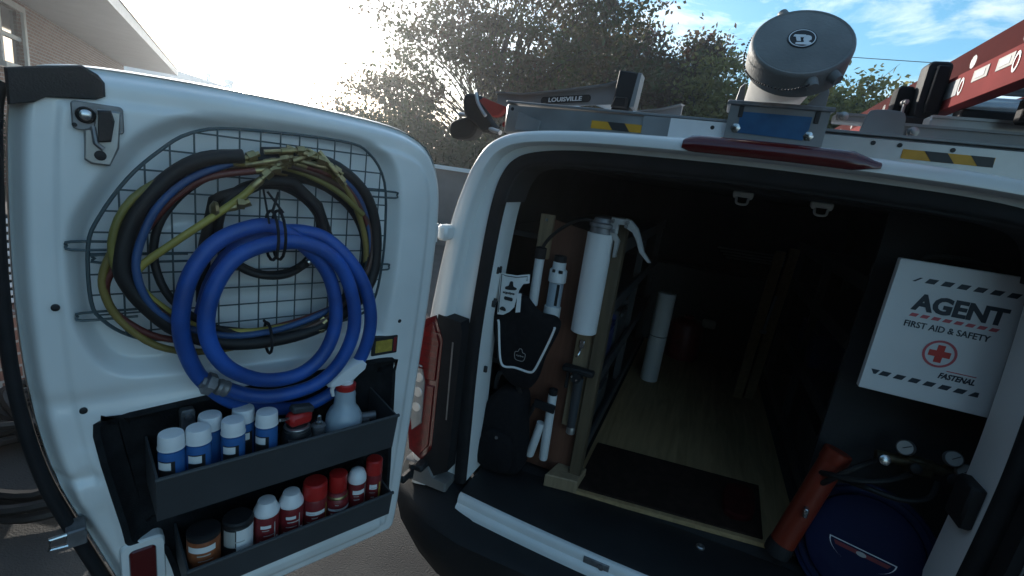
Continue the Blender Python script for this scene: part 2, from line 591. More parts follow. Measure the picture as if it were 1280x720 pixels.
# wall in pieces round the window opening (s -0.75..0.95, z 2.34..3.42)
WS0, WS1, WZ0, WZ1 = -0.55, 0.75, 2.34, 3.40
hbox(hm, -13, WS0, -6, 0, 0, 3.62); hbox(hm, WS1, 13, -6, 0, 0, 3.62)
hbox(hm, WS0, WS1, -0.25, 0, 0, WZ0); hbox(hm, WS0, WS1, -0.25, 0, WZ1, 3.62)
o = part("wall", hm, M['brick'], house, smooth=0)
uv_box(o)
sf = MB(); hbox(sf, -13.5, 13.5, -6.4, 1.78, 3.65, 3.72)
part("soffit", sf, M['soffit'], house, smooth=0)
fs = MB(); hbox(fs, -13.5, 13.5, 1.79, 1.83, 3.63, 3.86)
part("fascia", fs, M['trimwhite'], house, smooth=0)
rf = MB()
A = [HW(s, k, z) for s in (-13.6, 13.6) for (k, z) in ((1.86, 3.88), (-2.3, 5.0), (-6.6, 3.88))]
rf.add(A, [(0, 1, 4, 3), (1, 2, 5, 4), (0, 2, 1), (3, 4, 5), (0, 3, 5, 2)])
part("roof", rf, M['roof'], house, smooth=0)
wf = MB()
for (s0, s1, z0, z1) in ((WS0 - .12, WS0, WZ0 - .02, WZ1 + .12), (WS1, WS1 + .14, WZ0 - .02, WZ1 + .12), (WS0, WS1, WZ1, WZ1 + .12)):
    hbox(wf, s0, s1, -0.1, 0.05, z0, z1)
win = part("window", wf, M['trimwhite'], house, smooth=0)
ss = MB(); hbox(ss, WS0 - .18, WS1 + .2, -0.1, 0.11, WZ0 - .14, WZ0 - .021)
part("sill", ss, M['trimwhite'], win, smooth=0)
mr_ = MB(); hbox(mr_, WS0, WS1, -0.08, -0.02, 2.82, 2.90)
part("meeting_rail", mr_, M['trimwhite'], win, smooth=0)
for z0, z1 in ((WZ0, 2.82), (2.90, WZ1)):
    gp = MB(); hbox(gp, WS0, WS1, -0.075, -0.06, z0, z1)
    part("pane", gp, M['glass'], win, smooth=0)
gb = MB(); gb.tube([HW(-6, .09, 2.2), HW(5.4, .09, 2.2)], .02, 6)
gb.tube([HW(.25, .09, 2.2), HW(.25, .09, 0.0)], .02, 6)
part("conduit", gb, M['zinc'], house)

# ---- neighbour's building far behind the door
nb = thing("neighbour_house", pol(-54, 36), "pale low house roofline just above the open van door", "house")
nbm = MB()
cN = pol(-54, 36)
exn, eyn = Vector((math.cos(R(-54)), -math.sin(R(-54)), 0)), Vector((math.sin(R(-54)), math.cos(R(-54)), 0))
def NBP(a, b, z): return cN + exn * a + eyn * b + Vector((0, 0, z))
V = [NBP(a, b, z) for z in (0, 3.9) for b in (0, 6) for a in (-5, 1.3)]
nbm.add(V, [(0, 1, 3, 2), (4, 6, 7, 5), (0, 4, 5, 1), (2, 3, 7, 6), (0, 2, 6, 4), (1, 5, 7, 3)])
part("wall", nbm, M['trimwhite'], nb, smooth=0)
nr = MB()
V = [NBP(-5.4, -.4, 4.0), NBP(1.7, -.4, 3.92), NBP(1.7, 6.4, 3.92), NBP(-5.4, 6.4, 4.0), NBP(-5.4, -.4, 4.75), NBP(-1.2, -.4, 4.5), NBP(1.7, -.4, 4.05), NBP(1.7, 6.4, 4.05), NBP(-1.2, 6.4, 4.5), NBP(-5.4, 6.4, 4.75)]
nr.add(V, [(0, 1, 2, 3), (0, 4, 5, 6, 1), (1, 6, 7, 2), (2, 7, 8, 9, 3), (0, 3, 9, 4), (4, 9, 8, 5), (5, 8, 7, 6)])
part("roof", nr, M['soffit'], nb, smooth=0)
for a, h, r_ in ((0.3, 4.75, .13), (1.35, 4.6, .28)):
    vp = MB(); vp.lathe([(r_ * .8, 4.0), (r_ * .8, h - .25), (r_, h - .2), (r_, h - .05), (r_ * .7, h)], NBP(a, .4, 0), 12)
    part("roof_vent", vp, M['soffit'], nb)

# ---- grey garden wall behind the van
gw = thing("garden_wall", pol(-30, 9.4), "low smooth grey garden wall seen between door and van", "wall")
p0, p1 = Vector((-16, 7.4, 0)), Vector((9, 6.9, 0))
def wallbox(mb, t0, z0, z1):
    dd = (p1 - p0).normalized(); nn = Vector((dd.y, -dd.x, 0))
    V = [p + nn * k + Vector((0, 0, z)) for z in (z0, z1) for k in (-t0, t0) for p in (p0, p1)]
    mb.add(V, [(0, 1, 3, 2), (4, 6, 7, 5), (0, 4, 5, 1), (2, 3, 7, 6), (0, 2, 6, 4), (1, 5, 7, 3)])
a = MB(); wallbox(a, .1, 0, 1.46); part("wall", a, M['wallgrey'], gw, smooth=0)
a = MB(); wallbox(a, .15, 1.463, 1.53); part("coping", a, M['soffit'], gw, smooth=0)

# ---- trees
def leaves(P, size, seed):
    rs = np.random.RandomState(seed)
    n = len(P)
    a = rs.normal(size=(n, 3)); a /= np.linalg.norm(a, axis=1)[:, None]
    b = rs.normal(size=(n, 3)); b -= (b * a).sum(1)[:, None] * a; b /= np.linalg.norm(b, axis=1)[:, None]
    s = size * rs.uniform(.55, 1.35, (n, 1))
    nn = np.cross(a, b)
    v0 = P - a * s; v1 = P + b * s * .55 + nn * s * .12; v2 = P + a * s; v3 = P - b * s * .55 + nn * s * .12
    V = np.stack([v0, v1, v2, v3], 1).reshape(-1, 3)
    return V
def tree(name, base, lobes, ntip, nleaf, lsize, lm, label, group, seed, stems=1, trunk_r=.16, sig=.42, flat=.6, cat="tree", tips_low=0.0, fork=.3):
    rs = np.random.RandomState(seed)
    base = np.array(base, float)
    t = thing(name, tuple(base), label, cat, group)
    wsum = np.array([l[3] * l[4] * l[5] for l in lobes]); wsum = wsum / wsum.sum()
    top = max(l[2] + l[5] for l in lobes)
    tips = []
    for k in range(ntip):
        l = lobes[rs.choice(len(lobes), p=wsum)]
        dv = rs.normal(size=3); dv /= np.linalg.norm(dv)
        rad = rs.uniform(.25, 1.0) ** .5
        tips.append(base + np.array([l[0] + dv[0] * l[3] * rad, l[1] + dv[1] * l[4] * rad, l[2] + dv[2] * l[5] * rad]))
    tm = MB()
    stemp = []
    for s in range(stems):
        off = rs.normal(size=3) * np.array([.25, .25, 0]) * (stems > 1)
        lean = np.clip(rs.normal(size=2) * (.08 if stems == 1 else .16), -.2, .2)
        pts = []
        H = top * rs.uniform(.66, .82)
        for k in range(7):
            f = k / 6
            pts.append(base + off + np.array([lean[0] * H * f + rs.normal() * .05, lean[1] * H * f + rs.normal() * .05, H * f - .05]))
        sm = catmull(pts, 3)
        tm.tube(sm, [trunk_r * (1 - .85 * i / (len(sm) - 1)) for i in range(len(sm))], 7)
        stemp.append(sm)
    P = []
    per = max(1, nleaf // ntip)
    for tp in tips:
        sp = stemp[rs.randint(stems)]
        zf = fork * tp[2] + rs.uniform(-.3, .3)
        j = min(range(len(sp)), key=lambda i: abs(sp[i][2] - max(.4, min(zf + .15 * tp[2], top * .7))))
        b0 = sp[j]
        mid = b0 * .45 + tp * .55 + np.array([rs.normal() * .2, rs.normal() * .2, .25 + rs.normal() * .12])
        cur = catmull([b0, mid, tp], 4)
        r0 = trunk_r * .32 * rs.uniform(.6, 1.1)
        tm.tube(cur, [r0 * (1 - .9 * i / (len(cur) - 1)) + .004 for i in range(len(cur))], 5)
        for q in range(3):
            e = tp + rs.normal(size=3) * np.array([sig, sig, sig * .6])
            tm.tube([cur[-3 + q % 2], e], [.010, .003], 3, caps=False)
        cl = rs.normal(size=(per, 3)) * np.array([sig, sig, sig * flat]) * rs.uniform(.7, 1.25) + tp
        P.append(cl)
        k2 = per // 4
        f = rs.uniform(.45, 1, (k2, 1))
        P.append((b0 * .2 + mid * .8) * (1 - f) + tp * f + rs.normal(size=(k2, 3)) * sig * .55)
    P = np.concatenate(P)
    P = P[P[:, 2] > .15]
    V = leaves(P, lsize, seed + 1)
    cm = MB()
    cm.v = [tuple(x) for x in V]
    cm.f = [(4 * i, 4 * i + 1, 4 * i + 2, 4 * i + 3) for i in range(len(P))]
    part("trunk", tm, M['bark'], t, recalc=False)
    part("crown", cm, lm, t, smooth=0, recalc=False)
    return t
G = "trees beyond the van"
tree("broadleaf_tree", pol(-25, 15.5), [(-2.2, .3, 4.2, 2.8, 2.2, 2.6), (1.2, 0, 5.2, 3.0, 2.2, 3.0), (-3.7, -.6, 2.9, 2.1, 1.6, 1.2), (2.9, .2, 4.3, 1.8, 1.8, 2.4)],
     175, 25000, .074, M['leaf1'], "tall airy tree with bare stems, its crown reaching above the photo", G, 11, stems=5, trunk_r=.12, sig=.40, flat=.36)
tree("broadleaf_tree", pol(-11.2, 18), [(0, 0, 4.4, 1.9, 1.5, 2.4), (-.9, 0, 3.8, 1.6, 1.4, 2.3)], 120, 22000, .08, M['leaf2'],
     "russet brown tree standing right of the tall airy tree", G, 12, stems=2, sig=.36)
tree("broadleaf_tree", pol(-16.2, 20), [(0, 0, 4.7, 2.1, 1.5, 2.8), (1.4, 0, 4.6, 1.5, 1.3, 2.3)], 110, 19000, .08, M['leaf2'],
     "russet tree half hidden behind the right side of the tall airy tree", G, 17, stems=2, sig=.4)
tree("broadleaf_tree", pol(-5.8, 18.5), [(0, 0, 4.3, 2.1, 1.5, 2.5)], 110, 20000, .08, M['leaf2'],
     "dense russet tree in the middle, just left of the round lid", G, 13, stems=2, sig=.36)
tree("broadleaf_tree", pol(-1.0, 17), [(0, 0, 3.8, 1.4, 1.3, 2.1)], 80, 13000, .075, M['leaf3'],
     "narrow olive green tree directly behind the round grey lid", G, 14, sig=.33)
tree("broadleaf_tree", pol(4.5, 19), [(0, 0, 3.2, 1.7, 1.5, 2.0)], 50, 7000, .08, M['leaf4'],
     "dark green low tree behind the storage tube bracket", G, 15, sig=.36)
tree("broadleaf_tree", pol(9.9, 16), [(0, 0, 3.5, 1.5, 1.3, 1.75), (1.0, .1, 3.7, 1.0, .8, 1.5)], 100, 15000, .075, M['leaf3'],
     "sunlit yellow green tree right of the round grey lid", G, 16, stems=2, sig=.33)
for i, (az, dist, w, h, l) in enumerate(((-44, 13.5, 1.7, 1.5, "dark green bush at the left foot of the tall tree, above the open door"),
                                         (-37.5, 12.5, 1.6, 1.7, "dark green bush just above the top right corner of the open door"),
                                         (-31.5, 12.0, 1.6, 1.9, "dark green bush behind the gap between door and van"),
                                         (-22, 12.5, 1.9, 1.6, "dark green bush behind the ladder rack's left end"))):
    tree("bush", pol(az, dist), [(0, 0, h * .8, w, w * .8, h * .75)], 34, 4200, .075, M['leaf4'], l, "bushes behind the garden wall", 30 + i, stems=3, trunk_r=.05, sig=.3, cat="bush", fork=.1)
tree("bush", HW(-1.5, 1.0, 0), [(0, 0, .6, 1.4, .7, .55)], 20, 1800, .07, M['leaf4'], "low dark shrub at the foot of the brick house wall", None, 40, stems=2, trunk_r=.04, sig=.25, cat="bush", fork=.1)

# ---- overhead wire
pw = MB()
wp = [(2.4 + 39.6 * k / 24, 29.5 + .04 * (k - 12), 9.15 + .25 * ((k - 12) / 12) ** 2) for k in range(25)]
pw.tube(wp, .018, 5)
pw.cyl((2.4, 29.0, 0), (2.4, 29.0, 9.5), .12, .10, 10)
pw.cyl((42, 30.0, 0), (42, 30.0, 10.2), .16, .12, 10)
single("power_line", pw, M['rubber'], "thin overhead power line crossing the sky on the right", "power line")

# ---- low brick plinth with a slatted unit, and a heap of black hose, at the far left
lb = MB()
V = [(x, y, z) for z in (0, .46) for y in (-.7, .6) for x in (-5.4, -3.52)]
lb.add(V, [(0, 1, 3, 2), (4, 6, 7, 5), (0, 4, 5, 1), (2, 3, 7, 6), (0, 2, 6, 4), (1, 5, 7, 3)])
o = single("brick_plinth", lb, M['brick'], "low red brick plinth at the far left edge", "plinth", smooth=0)
uv_box(o)
ac = thing("air_conditioner", (-3.95, 0, .463), "white slatted outdoor unit standing on the brick plinth", "unit")
b_ = MB(); b_.box((-3.98, 0, .73), (.55, .9, .53), bev=.015); part("casing", b_, M['plastic'], ac)
for k in range(11):
    b_ = MB(); b_.box((-3.695, 0, .49 + .047 * k), (.014, .86, .028), bev=.003); part("slat", b_, M['whitepl'], ac)
for i, (cx, cy, r_, l) in enumerate(((-2.55, -.20, .36, "large loose coil of black hose heaped on the ground, nearest the door"), (-2.95, .12, .30, "smaller coil of black hose behind the heap, by the plinth"))):
    hb = MB()
    pts = []
    rs = random.Random(50 + i)
    for k in range(90):
        an = k * .35
        rr = r_ * (1 + .14 * math.sin(k * .21 + i)) + rs.uniform(-.012, .012)
        pts.append((cx + rr * math.cos(an), cy + rr * .8 * math.sin(an), .022 + .0016 * k * (1 + .3 * math.sin(an * 2))))
    hb.tube(catmull(pts, 2), .02, 7)
    single("black_hose", hb, M['blackhose'], l, "hose", "black hoses heaped on the driveway")

# ---- unseen hedge behind the viewer, added to block sky light from the rear
hg = thing("sky_blocker_hedge", (-6.5, -5.4, 0), "added dark hedge, unseen behind the viewer, blocking sky light", "hedge")
a = MB(); a.box((-5.5, -5.8, 2.2), (14, .9, 4.4), bev=.2); part("core", a, M['leaf4'], hg)
rs = np.random.RandomState(77); n = 9000
Ph = np.stack([rs.uniform(-12.5, 1.5, n), -5.3 + rs.normal(size=n) * .14, rs.uniform(.05, 4.6, n)], 1)
cm = MB(); cm.v = [tuple(x) for x in leaves(Ph, .12, 78)]; cm.f = [(4 * i, 4 * i + 1, 4 * i + 2, 4 * i + 3) for i in range(n)]
part("foliage", cm, M['leaf4'], hg, smooth=0, recalc=False)

# ---- hazy air, lit by the low sun
hz = MB(); hz.box((0, 0, 5.75), (402, 402, 13.5))
hm_ = bpy.data.materials.new("haze_air"); hm_.use_nodes = True
t_ = hm_.node_tree
for q in list(t_.nodes):
    if q.type != 'OUTPUT_MATERIAL': t_.nodes.remove(q)
pv = t_.nodes.new("ShaderNodeVolumePrincipled")
pv.inputs["Color"].default_value = (0.90, 0.95, 1.0, 1)
pv.inputs["Density"].default_value = 0.0029
pv.inputs["Anisotropy"].default_value = 0.72
t_.links.new(pv.outputs[0], t_.nodes["Material Output"].inputs["Volume"])
hzo = single("haze", hz, hm_, kind="stuff", smooth=0)
# ================================================================== VAN
CX = 0.03
van = thing("van", (CX, 1.5, 0), "white cargo van seen from behind with its rear doors open", "van")
half = [((-.80, .56), (-.600, .602)), ((-.806, .80), (-.606, .80)), ((-.793, 1.0), (-.612, 1.0)), ((-.787, 1.17), (-.612, 1.17)), ((-.752, 1.44), (-.600, 1.42)),
        ((-.715, 1.58), (-.588, 1.54)), ((-.682, 1.655), (-.572, 1.60)), ((-.64, 1.705), (-.545, 1.638)), ((-.56, 1.738), (-.495, 1.657)),
        ((-.40, 1.756), (-.38, 1.668)), ((-.2, 1.764), (-.19, 1.674)), ((CX, 1.767), (CX, 1.677))]
pairs = half + [((2 * CX - a[0], a[1]), (2 * CX - b[0], b[1])) for a, b in half[-2::-1]]
OUT = [p[:2] for p in catmull([(*a, 0) for a, b in pairs], 6)]
INN = [p[:2] for p in catmull([(*b, 0) for a, b in pairs], 6)]
NPR = len(OUT)
prof = [(0, .30), (0, .09), (.02, .055), (.07, .022), (.14, .004), (.22, 0), (.40, 0), (.44, .006), (.455, .045), (.46, .05), (.80, .052), (.985, .055), (1.0, .06), (1.0, .18)]
fr = MB()
for q, y in prof:
    fr.v += [(o_[0] * (1 - q) + i_[0] * q, y, o_[1] * (1 - q) + i_[1] * q) for o_, i_ in zip(OUT, INN)]
for a in range(len(prof) - 1):
    for k in range(NPR - 1):
        fr.f.append((a * NPR + k, a * NPR + k + 1, (a + 1) * NPR + k + 1, (a + 1) * NPR + k))
part("rear_frame", fr, M['paint'], van, smooth=50)
# body shell forward of the frame
sec = []
for y, sx, dz, bot in ((.30, 1.0, 0, .45), (.5, 1.06, .02, .32), (1.6, 1.08, .045, .30), (2.7, 1.08, .03, .30), (3.1, 1.05, -.12, .30)):
    ring = [(CX + (OUT[0][0] - CX) * sx * .97, y, bot)] + [(CX + (o_[0] - CX) * sx, y, o_[1] + dz * (1 if o_[1] > 1.3 else 0)) for o_ in OUT[::3]] + [(CX + (OUT[-1][0] - CX) * sx * .97, y, bot)]
    sec.append(ring)
sec.append([(p[0], 3.75, min(p[2], 1.08)) for p in sec[-1]])
sec.append([(CX + (p[0] - CX) * .93, 4.3, min(p[2], .86)) for p in sec[-1]])
sh = MB()
nr_ = len(sec[0])
for r_ in sec: sh.v += r_
for a in range(len(sec) - 1):
    for k in range(nr_ - 1):
        sh.f.append((a * nr_ + k, a * nr_ + k + 1, (a + 1) * nr_ + k + 1, (a + 1) * nr_ + k))
sh.f.append(tuple((len(sec) - 1) * nr_ + k for k in range(nr_)))
part("body_shell", sh, M['paint'], van, smooth=50)
# black weather seal round the opening
SE = MB()
sp = [(0, .050), (.03, .043), (.35, .040), (.75, .040), (1.0, .045), (1.03, .06)]
for q, y in sp:
    for o_, i_ in zip(OUT, INN):
        dx, dz = i_[0] - o_[0], i_[1] - o_[1]
        l = math.hypot(dx, dz)
        SE.v.append((i_[0] + dx / l * .038 * (q - .97), y, i_[1] + dz / l * .038 * (q - .97)))
for a in range(len(sp) - 1):
    for k in range(NPR - 1):
        SE.f.append((a * NPR + k, a * NPR + k + 1, (a + 1) * NPR + k + 1, (a + 1) * NPR + k))
part("door_seal", SE, M['rubber'], van, smooth=60)
# dark trim along the inner edge of the header
ht = MB(); hk_ = [i for i in range(NPR) if INN[i][1] > 1.53]
for off, y in ((.001, .046), (.006, .050), (.006, .20), (-.01, .205)):
    for i in hk_:
        dx, dz = INN[i][0] - OUT[i][0], INN[i][1] - OUT[i][1]; l = math.hypot(dx, dz)
        ht.v.append((INN[i][0] + dx / l * off, y, INN[i][1] + dz / l * off))
for a in range(3):
    for k in range(len(hk_) - 1):
        ht.f.append((a * len(hk_) + k, a * len(hk_) + k + 1, (a + 1) * len(hk_) + k + 1, (a + 1) * len(hk_) + k))
part("header_trim", ht, M['lining'], van, smooth=50)
# lining of the load space
LI = MB()
def lin(p, s): return (CX + (p[0] - CX) * s, min(p[1] + .012, 1.692))
rings = [[(i_[0], .181, i_[1]) for i_ in INN], [(lin(i_, 1.10)[0], .23, lin(i_, 1.1)[1] if i_[1] > .61 else .58) for i_ in INN]]
rings.append([(CX + (p[0] - CX) * 1.08, .4, p[2] + (.03 if p[2] > 1.2 else 0)) for p in rings[1]])
rings.append([(p[0], 2.35, p[2]) for p in rings[2]])
for r_ in rings: LI.v += r_
for a in range(3):
    for k in range(NPR - 1):
        LI.f.append((a * NPR + k, a * NPR + k + 1, (a + 1) * NPR + k + 1, (a + 1) * NPR + k))
LI.f.append(tuple(3 * NPR + k for k in range(NPR)))
part("lining", LI, M['lining'], van, smooth=50)
fl = MB(); fl.box((CX, 1.27, .575), (1.5, 2.16, .04)); part("load_floor", fl, M['lining'], van, smooth=0)
# scuff plate inside the sill
sc = MB()
def sill_y(x): return -.004 - .03 * (1 - ((x - CX) / .62) ** 2)
xs = [CX - .62 + 1.24 * k / 24 for k in range(25)]
for f_, z in (('a', .600), ('b', .604), ('c', .602), ('d', .597)):
    for x in xs:
        y = {'a': sill_y(x) + .012, 'b': sill_y(x) + .022, 'c': .215, 'd': .235}[f_]
        sc.v.append((x, y, z))
for a in range(3):
    for k in range(24):
        sc.f.append((a * 25 + k, a * 25 + k + 1, (a + 1) * 25 + k + 1, (a + 1) * 25 + k))
part("scuff_plate", sc, M['plastic'], van, smooth=50)
# white sill strip with a step, and the bumper below it
si = MB()
for dy, z in ((.03, .592), (.012, .600), (0, .597), (-.006, .585), (-.006, .572), (-.016, .566), (-.020, .556), (-.020, .50)):
    for x in xs:
        si.v.append((x, sill_y(x) + dy, z))
for a in range(7):
    for k in range(24):
        si.f.append((a * 25 + k, a * 25 + k + 1, (a + 1) * 25 + k + 1, (a + 1) * 25 + k))
part("sill", si, M['paint_in'], van, smooth=50)
bm_ = MB()
bx = [-.845, -.84, -.80, -.70, -.55, -.3, 0, .3, .55, .70, .80, .84, .845]
bprof = [(.10, .61, 1), (-.0, .60, 1), (-.035, .575, 0), (-.10, .555, 0), (-.125, .53, 0), (-.13, .44, 0), (-.10, .34, 0), (.02, .28, 0)]
for dy, z, top in bprof:
    for x in bx:
        e = abs(x) / .845
        yy = dy + .10 * max(0, (e - .6) / .4) ** 2.2
        zz = z
        if z > .5 and e < .75:
            zz = min(z, .545 - .0 * e)
        bm_.v.append((CX + x * (1 - .10 * max(0, (.52 - z)) / .2), yy, zz))
nb_ = len(bx)
for a in range(len(bprof) - 1):
    for k in range(nb_ - 1):
        bm_.f.append((a * nb_ + k, a * nb_ + k + 1, (a + 1) * nb_ + k + 1, (a + 1) * nb_ + k))
part("bumper", bm_, M['plastic'], van, smooth=50)
# striker plate on sill, bolt on scuff plate
st = MB(); st.box((-.125, -.037, .582), (.075, .006, .02), bev=.002); st.cyl((-.11, -.046, .582), (-.11, -.038, .582), .008, n=12)
part("striker_plate", st, M['zinc'], van)
bo = MB(); bo.lathe([(.013, 0), (.013, .004), (.010, .007), (.004, .007), (.003, .004)], (.148, .172, .604), 14)
part("bolt", bo, M['steel'], van)
# tail lights, trim below the white pillars, hinges; mirrored for the right side
for s in (-1, 1):
    mx = (lambda x: x) if s < 0 else (lambda x: 2 * CX - x)
    F_ = lambda a, b, w: (mx(a), -w, b)
    tr = MB(); tr.prism([(-.735, 1.175), (-.655, 1.168), (-.648, 1.14), (-.642, .66), (-.69, .625), (-.735, .66)], F_, -.05, .004, .002)
    part("pillar_trim", tr, M['rubber'], van)
    hl = MB(); hl.prism([(-.676, 1.10), (-.671, 1.10), (-.664, .84), (-.668, .84)], F_, .003, .006, 0); part("trim_line", hl, M['steel'], van, smooth=0)
    tb = MB(); tb.prism([(-.812, 1.13), (-.742, 1.17), (-.708, 1.10), (-.706, .72), (-.74, .665), (-.79, .69), (-.81, .8)], F_, -.06, .006, .003)
    tl_ = part("tail_light", tb, M['darklens'], van)
    l1 = MB(); l1.prism([(-.800, 1.10), (-.745, 1.15), (-.717, 1.09), (-.718, .96), (-.752, .955), (-.768, 1.0), (-.798, 1.02)], F_, .005, .012, .003); part("red_lens", l1, M['redlens'], tl_)
    l2 = MB(); l2.prism([(-.803, 1.0), (-.770, .995), (-.755, .945), (-.752, .80), (-.785, .765), (-.80, .84)], F_, .004, .010, .003); part("reverse_lens", l2, M['clearlens'], tl_)
    l3 = MB(); l3.prism([(-.745, .94), (-.72, .94), (-.718, .73), (-.745, .69), (-.778, .71), (-.782, .755), (-.748, .79)], F_, .005, .011, .003); part("red_lens", l3, M['redlens'], tl_)
    for (xc, zc, rr) in ((-.777, .955, .016), (-.776, .905, .017), (-.776, .852, .016)):
        rf_ = MB(); rf_.prism(circ(xc, zc, rr, 16), F_, .009, .0125, .002); part("reflector_bowl", rf_, M['silver'], tl_)
    for kz in range(7):
        zz = 1.115 - .021 * kz
        rb = MB(); rb.prism([(-.792 + .006 * (kz > 4), zz), (-.722, zz), (-.722, zz + .0035), (-.792 + .006 * (kz > 4), zz + .0035)], F_, .0115, .0135, .0004); part("lens_rib", rb, M['darklens'], tl_, smooth=0)
    bb = MB(); bb.prism([(-.80, .655), (-.71, .655), (-.685, .622), (-.64, .618), (-.64, .585), (-.82, .585)], F_, -.08, .010, .006); part("pillar_foot", bb, M['footgrey'], van)
    for z in (1.43, .66):
        hg = MB(); hg.box((mx(-.730), -.02, z), (.034, .05, .045 if z > 1 else .024), bev=.008); hg.cyl((mx(-.742), -.06, z - .026), (mx(-.742), -.06, z + .026), .009, n=12)
        hg.box((mx(-.738), -.088, z), (.016, .06, .026), bev=.005)
        part("hinge", hg, M['paint'] if z > 1 else M['plastic'], van)
# holes and latch on the inner jambs
for (y, z) in ((.105, 1.325), (.125, 1.325), (.11, 1.215), (.12, 1.22), (.115, .99)):
    hb = MB(); hb.box((-.605 if z > .9 else -.6, y, z), (.012, .008, .022), bev=.002); part("slot", hb, M['label_k'], van)
la = MB(); la.box((.658, .115, 1.02), (.03, .075, .11), bev=.006); part("striker", la, M['plastic'], van)
# high brake light on the roof lip
bl = MB()
xs2 = [-.135 + .40 * k / 24 for k in range(25)]
def out_z(x):
    return np.interp(x, [o_[0] for o_ in OUT], [o_[1] for o_ in OUT])
for rowi, (dz, y) in enumerate(((-.0375, .000), (-.035, -.004), (-.020, -.005), (-.004, .002), (.003, .020))):
    for k, x in enumerate(xs2):
        f = min(1, .4 + k / 2, .15 + (24 - k) / 3.5)
        bl.v.append((x, y if f > .1 else .003, out_z(x) - .022 + (dz + .022) * (.25 + .75 * f)))
for a in range(4):
    for k in range(24):
        bl.f.append((a * 25 + k, a * 25 + k + 1, (a + 1) * 25 + k + 1, (a + 1) * 25 + k))
part("brake_light", bl, M['darklens'], van, smooth=60)
hd = MB(); hd.box((CX, 1.25, 1.672), (1.05, 1.95, .024), bev=.008); part("headliner", hd, M['lining'], van)
# lashing eyes under the roof
for x in (.036, .236):
    rg = MB(); rg.box((x, .32, 1.652), (.055, .020, .016), bev=.003)
    rg.tube(catmull([(x - .016, .312, 1.642), (x - .012, .306, 1.626), (x + .012, .306, 1.626), (x + .016, .312, 1.642)], 4), .0035, 6)
    rg.cyl((x - .02, .311, 1.645), (x - .02, .314, 1.645), .006, n=8); rg.cyl((x + .02, .311, 1.645), (x + .02, .314, 1.645), .006, n=8)
    part("lashing_eye", rg, M['silver'], van)
for y in (.95, 3.45):
    for s in (-1, 1):
        x = CX + s * .78
        ty = MB(); ty.lathe([(.19, -.10), (.29, -.10), (.325, -.07), (.33, 0), (.325, .07), (.29, .10), (.19, .10)], (x, y, .33), 28, rot_to((1, 0, 0)))
        w = part("wheel", ty, M['tyre'], van)
        ri = MB(); ri.lathe([(.05, -.085), (.19, -.08), (.192, .08), (.05, .085)], (x, y, .33), 24, rot_to((1, 0, 0))); part("rim", ri, M['alu_grey'], w)

# the other rear door, swung open out of frame on the right
MIR = Matrix.Translation((2 * CX, 0, 0)) @ Matrix.Diagonal((-1, 1, 1, 1))
# ================================================================== OPEN LEFT REAR DOOR
DH = Vector((-0.72, -0.16, 0)); DD = Vector((-0.42262, -0.90631, 0)); DN = Vector((0.90631, -0.42262, 0))
def P(u, v, w=0.0): return DH + DD * u + DN * w + Vector((0, 0, v))

def sdf(U, Vv, poly):
    """signed distance, positive inside"""
    d = np.full(U.shape, 1e9); inside = np.zeros(U.shape, bool)
    n = len(poly)
    for i in range(n):
        ax, ay = poly[i]; bx_, by_ = poly[(i + 1) % n]
        ex, ey = bx_ - ax, by_ - ay
        px, py = U - ax, Vv - ay
        t = np.clip((px * ex + py * ey) / (ex * ex + ey * ey + 1e-12), 0, 1)
        d = np.minimum(d, np.hypot(px - ex * t, py - ey * t))
        c = ((ay > Vv) != (by_ > Vv)) & (U < (bx_ - ax) * (Vv - ay) / (by_ - ay + 1e-12) + ax)
        inside ^= c
    return np.where(inside, d, -d)
def sstep(x, a, b):
    t = np.clip((x - a) / (b - a), 0, 1)
    return t * t * (3 - 2 * t)
def smooth_poly(pts, n=6):
    return [tuple(p[:2]) for p in catmull([(a, b, 0) for a, b in pts], n, True)]

OUTL = [(-.072, 1.44), (-.062, 1.56), (-.030, 1.635), (.020, 1.672), (.12, 1.694), (.374, 1.704), (.576, 1.702), (.68, 1.692), (.725, 1.668), (.742, 1.62),
        (.752, 1.50), (.758, 1.35), (.757, 1.20), (.748, 1.07), (.730, .95), (.703, .85), (.674, .75), (.645, .65), (.612, .55), (.572, .508), (.30, .500), (.04, .500), (-.004, .512), (-.022, .56), (-.036, .75), (-.050, .95), (-.066, 1.22)]
OUTL = smooth_poly(OUTL, 5)
REC = smooth_poly([(.690, 1.33), (.685, 1.43), (.655, 1.50), (.60, 1.585), (.55, 1.625), (.49, 1.648), (.30, 1.655), (.16, 1.645), (.095, 1.60), (.07, 1.50), (.068, 1.35), (.085, 1.20), (.11, 1.155), (.30, 1.145), (.55, 1.15), (.64, 1.17), (.68, 1.24)], 5)
POK = [(.672, 1.045), (.655, 1.072), (.62, 1.078), (.20, 1.098), (.075, 1.098), (.052, 1.085), (.048, 1.05), (.036, .66), (.05, .632), (.10, .622), (.50, .618), (.545, .63), (.56, .69), (.575, .745), (.60, .765), (.632, .785), (.640, .83)]
POK = smooth_poly(POK, 3)
